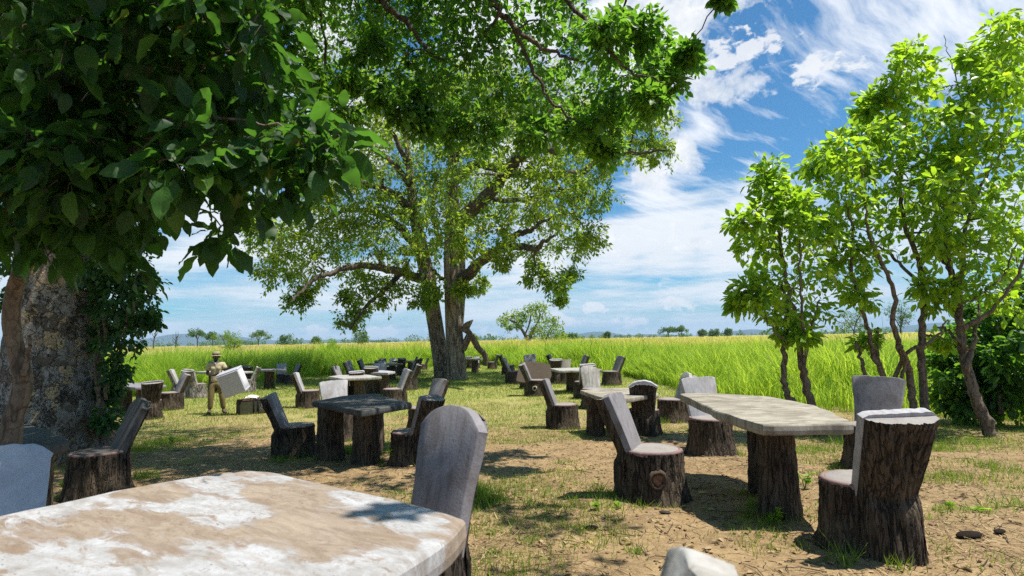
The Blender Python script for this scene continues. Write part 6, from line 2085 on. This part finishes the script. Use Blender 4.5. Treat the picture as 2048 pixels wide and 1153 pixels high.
# scattered leaf litter nobody could count
x, y, r, rs = polar(6000, 1.4, 14, 81, pw=1.2)
n = len(x)
a = rs.random(n) * 6.28
L = (np.stack([x, y, zground(x, y) + 0.006], 1), np.stack([np.cos(a), np.sin(a), rs.uniform(-.1, .2, n)], 1), np.stack([rs.normal(size=n) * .3, rs.normal(size=n) * .3, np.ones(n)], 1), rs.uniform(0.015, 0.06, n), rs.uniform(0.1, 0.9, n))
link('leaf_litter', leaf_mesh('leaf_litter', L, STRAW, 0.5, 0.5), kind='stuff')

# weeds and grass blades crowding the feet of the stumps
pv_, pf_, pt_, off = [], [], [], 0
rsb = np.random.default_rng(95)
for o in list(S.objects):
    if o.name.split('.')[0] not in ('stump_chair', 'leg') or o.type == 'MESH' and o.parent is None:
        continue
    c = o.location if o.parent is None else o.parent.location + o.location
    if not (1.2 < c.y < 24):
        continue
    for _ in range(rsb.integers(3, 7)):
        a0 = rsb.uniform(0, 6.28)
        rad = (0.34 if o.parent is None else 0.19) * rsb.uniform(0.95, 1.12)
        cnt = int(rsb.integers(10, 34))
        x = c.x + math.cos(a0) * rad + rsb.normal(0, 0.035, cnt)
        y = c.y + math.sin(a0) * rad + rsb.normal(0, 0.035, cnt)
        hg = rsb.uniform(0.03, 0.13, cnt) * rsb.uniform(0.6, 1.2)
        v, fl, tt = blades(np.stack([x, y, zground(x, y) - 0.004], 1), hg, rsb.uniform(0.004, 0.008, cnt) * (1 + c.y / 18), hg * rsb.uniform(0.2, 1.0, cnt), np.clip(0.35 + 0.25 * rsb.standard_normal(cnt), 0, 1), seed=int(rsb.integers(1e6)), single=True)
        pv_.append(v); pf_.append(fl[0] + off); pt_.append(tt); off += len(v)
link('foot_grass', mesh_fast('foot_grass', np.concatenate(pv_), [np.concatenate(pf_)], G_LAWN, attrs={'tint': np.concatenate(pt_)}), kind='stuff')
# crumbs of soil and small stones
x, y, r, rs = polar(5200, 1.3, 13, 97, pw=1.3)
MBs = MB()
n = len(x)
sz_ = rs.uniform(0.004, 0.017, n)
base = np.array([(1, 0, 0), (0, 1, 0), (-1, 0, 0), (0, -1, 0), (0, 0, 0.8), (0, 0, -0.6)], float)
vv = base[None] * sz_[:, None, None] * rs.uniform(0.6, 1.3, (n, 6, 1)) + np.stack([x, y, zground(x, y) + sz_ * 0.2], 1)[:, None]
tri = np.array([(0, 1, 4), (1, 2, 4), (2, 3, 4), (3, 0, 4), (1, 0, 5), (2, 1, 5), (3, 2, 5), (0, 3, 5)])
link('soil_crumbs', mesh_fast('soil_crumbs', vv.reshape(-1, 3), [(np.arange(n)[:, None, None] * 6 + tri[None]).reshape(-1, 3)], m_plain('soil crumb', (0.21, 0.14, 0.08), 0.95, 0.1, 0.4, 9, 0)), kind='stuff')

# fallen twigs
x, y, r, rs = polar(900, 1.4, 14, 91, pw=1.2)
TW = []
for xi, yi in zip(x, y):
    a_, l_ = rs.uniform(0, 6.28), rs.uniform(0.06, 0.28)
    pp = []
    for q in (0, 0.5, 1):
        xx, yy = xi + math.cos(a_ + 0.25 * q) * l_ * q, yi + math.sin(a_ + 0.25 * q) * l_ * q
        pp.append(np.array([xx, yy, float(zground(np.array(xx), np.array(yy))) + 0.006 + 0.01 * (q == 0.5)]))
    TW.append(tuple(pp))
link('twig_litter', twig_mesh('twig_litter', TW, 0.0035, 0.0015, TWIG, 4), kind='stuff')

# ================================================================ HAZE over the plain
m, t, out = mat('haze')
pv = t.n('ShaderNodeVolumePrincipled')
pv.inputs['Color'].default_value = (0.50, 0.72, 0.95, 1)
pv.inputs['Density'].default_value = 0.00013
pv.inputs['Anisotropy'].default_value = 0.0
t.put(out.inputs['Volume'], pv.outputs[0])
mb = MB()
mb.box((0, 3000, 90), (20000, 13800, 192))
link('haze', mb.mesh('haze', m, attr=False), kind='stuff')
for c in CHAIR_LOG:
    print('CHAIR', *c)
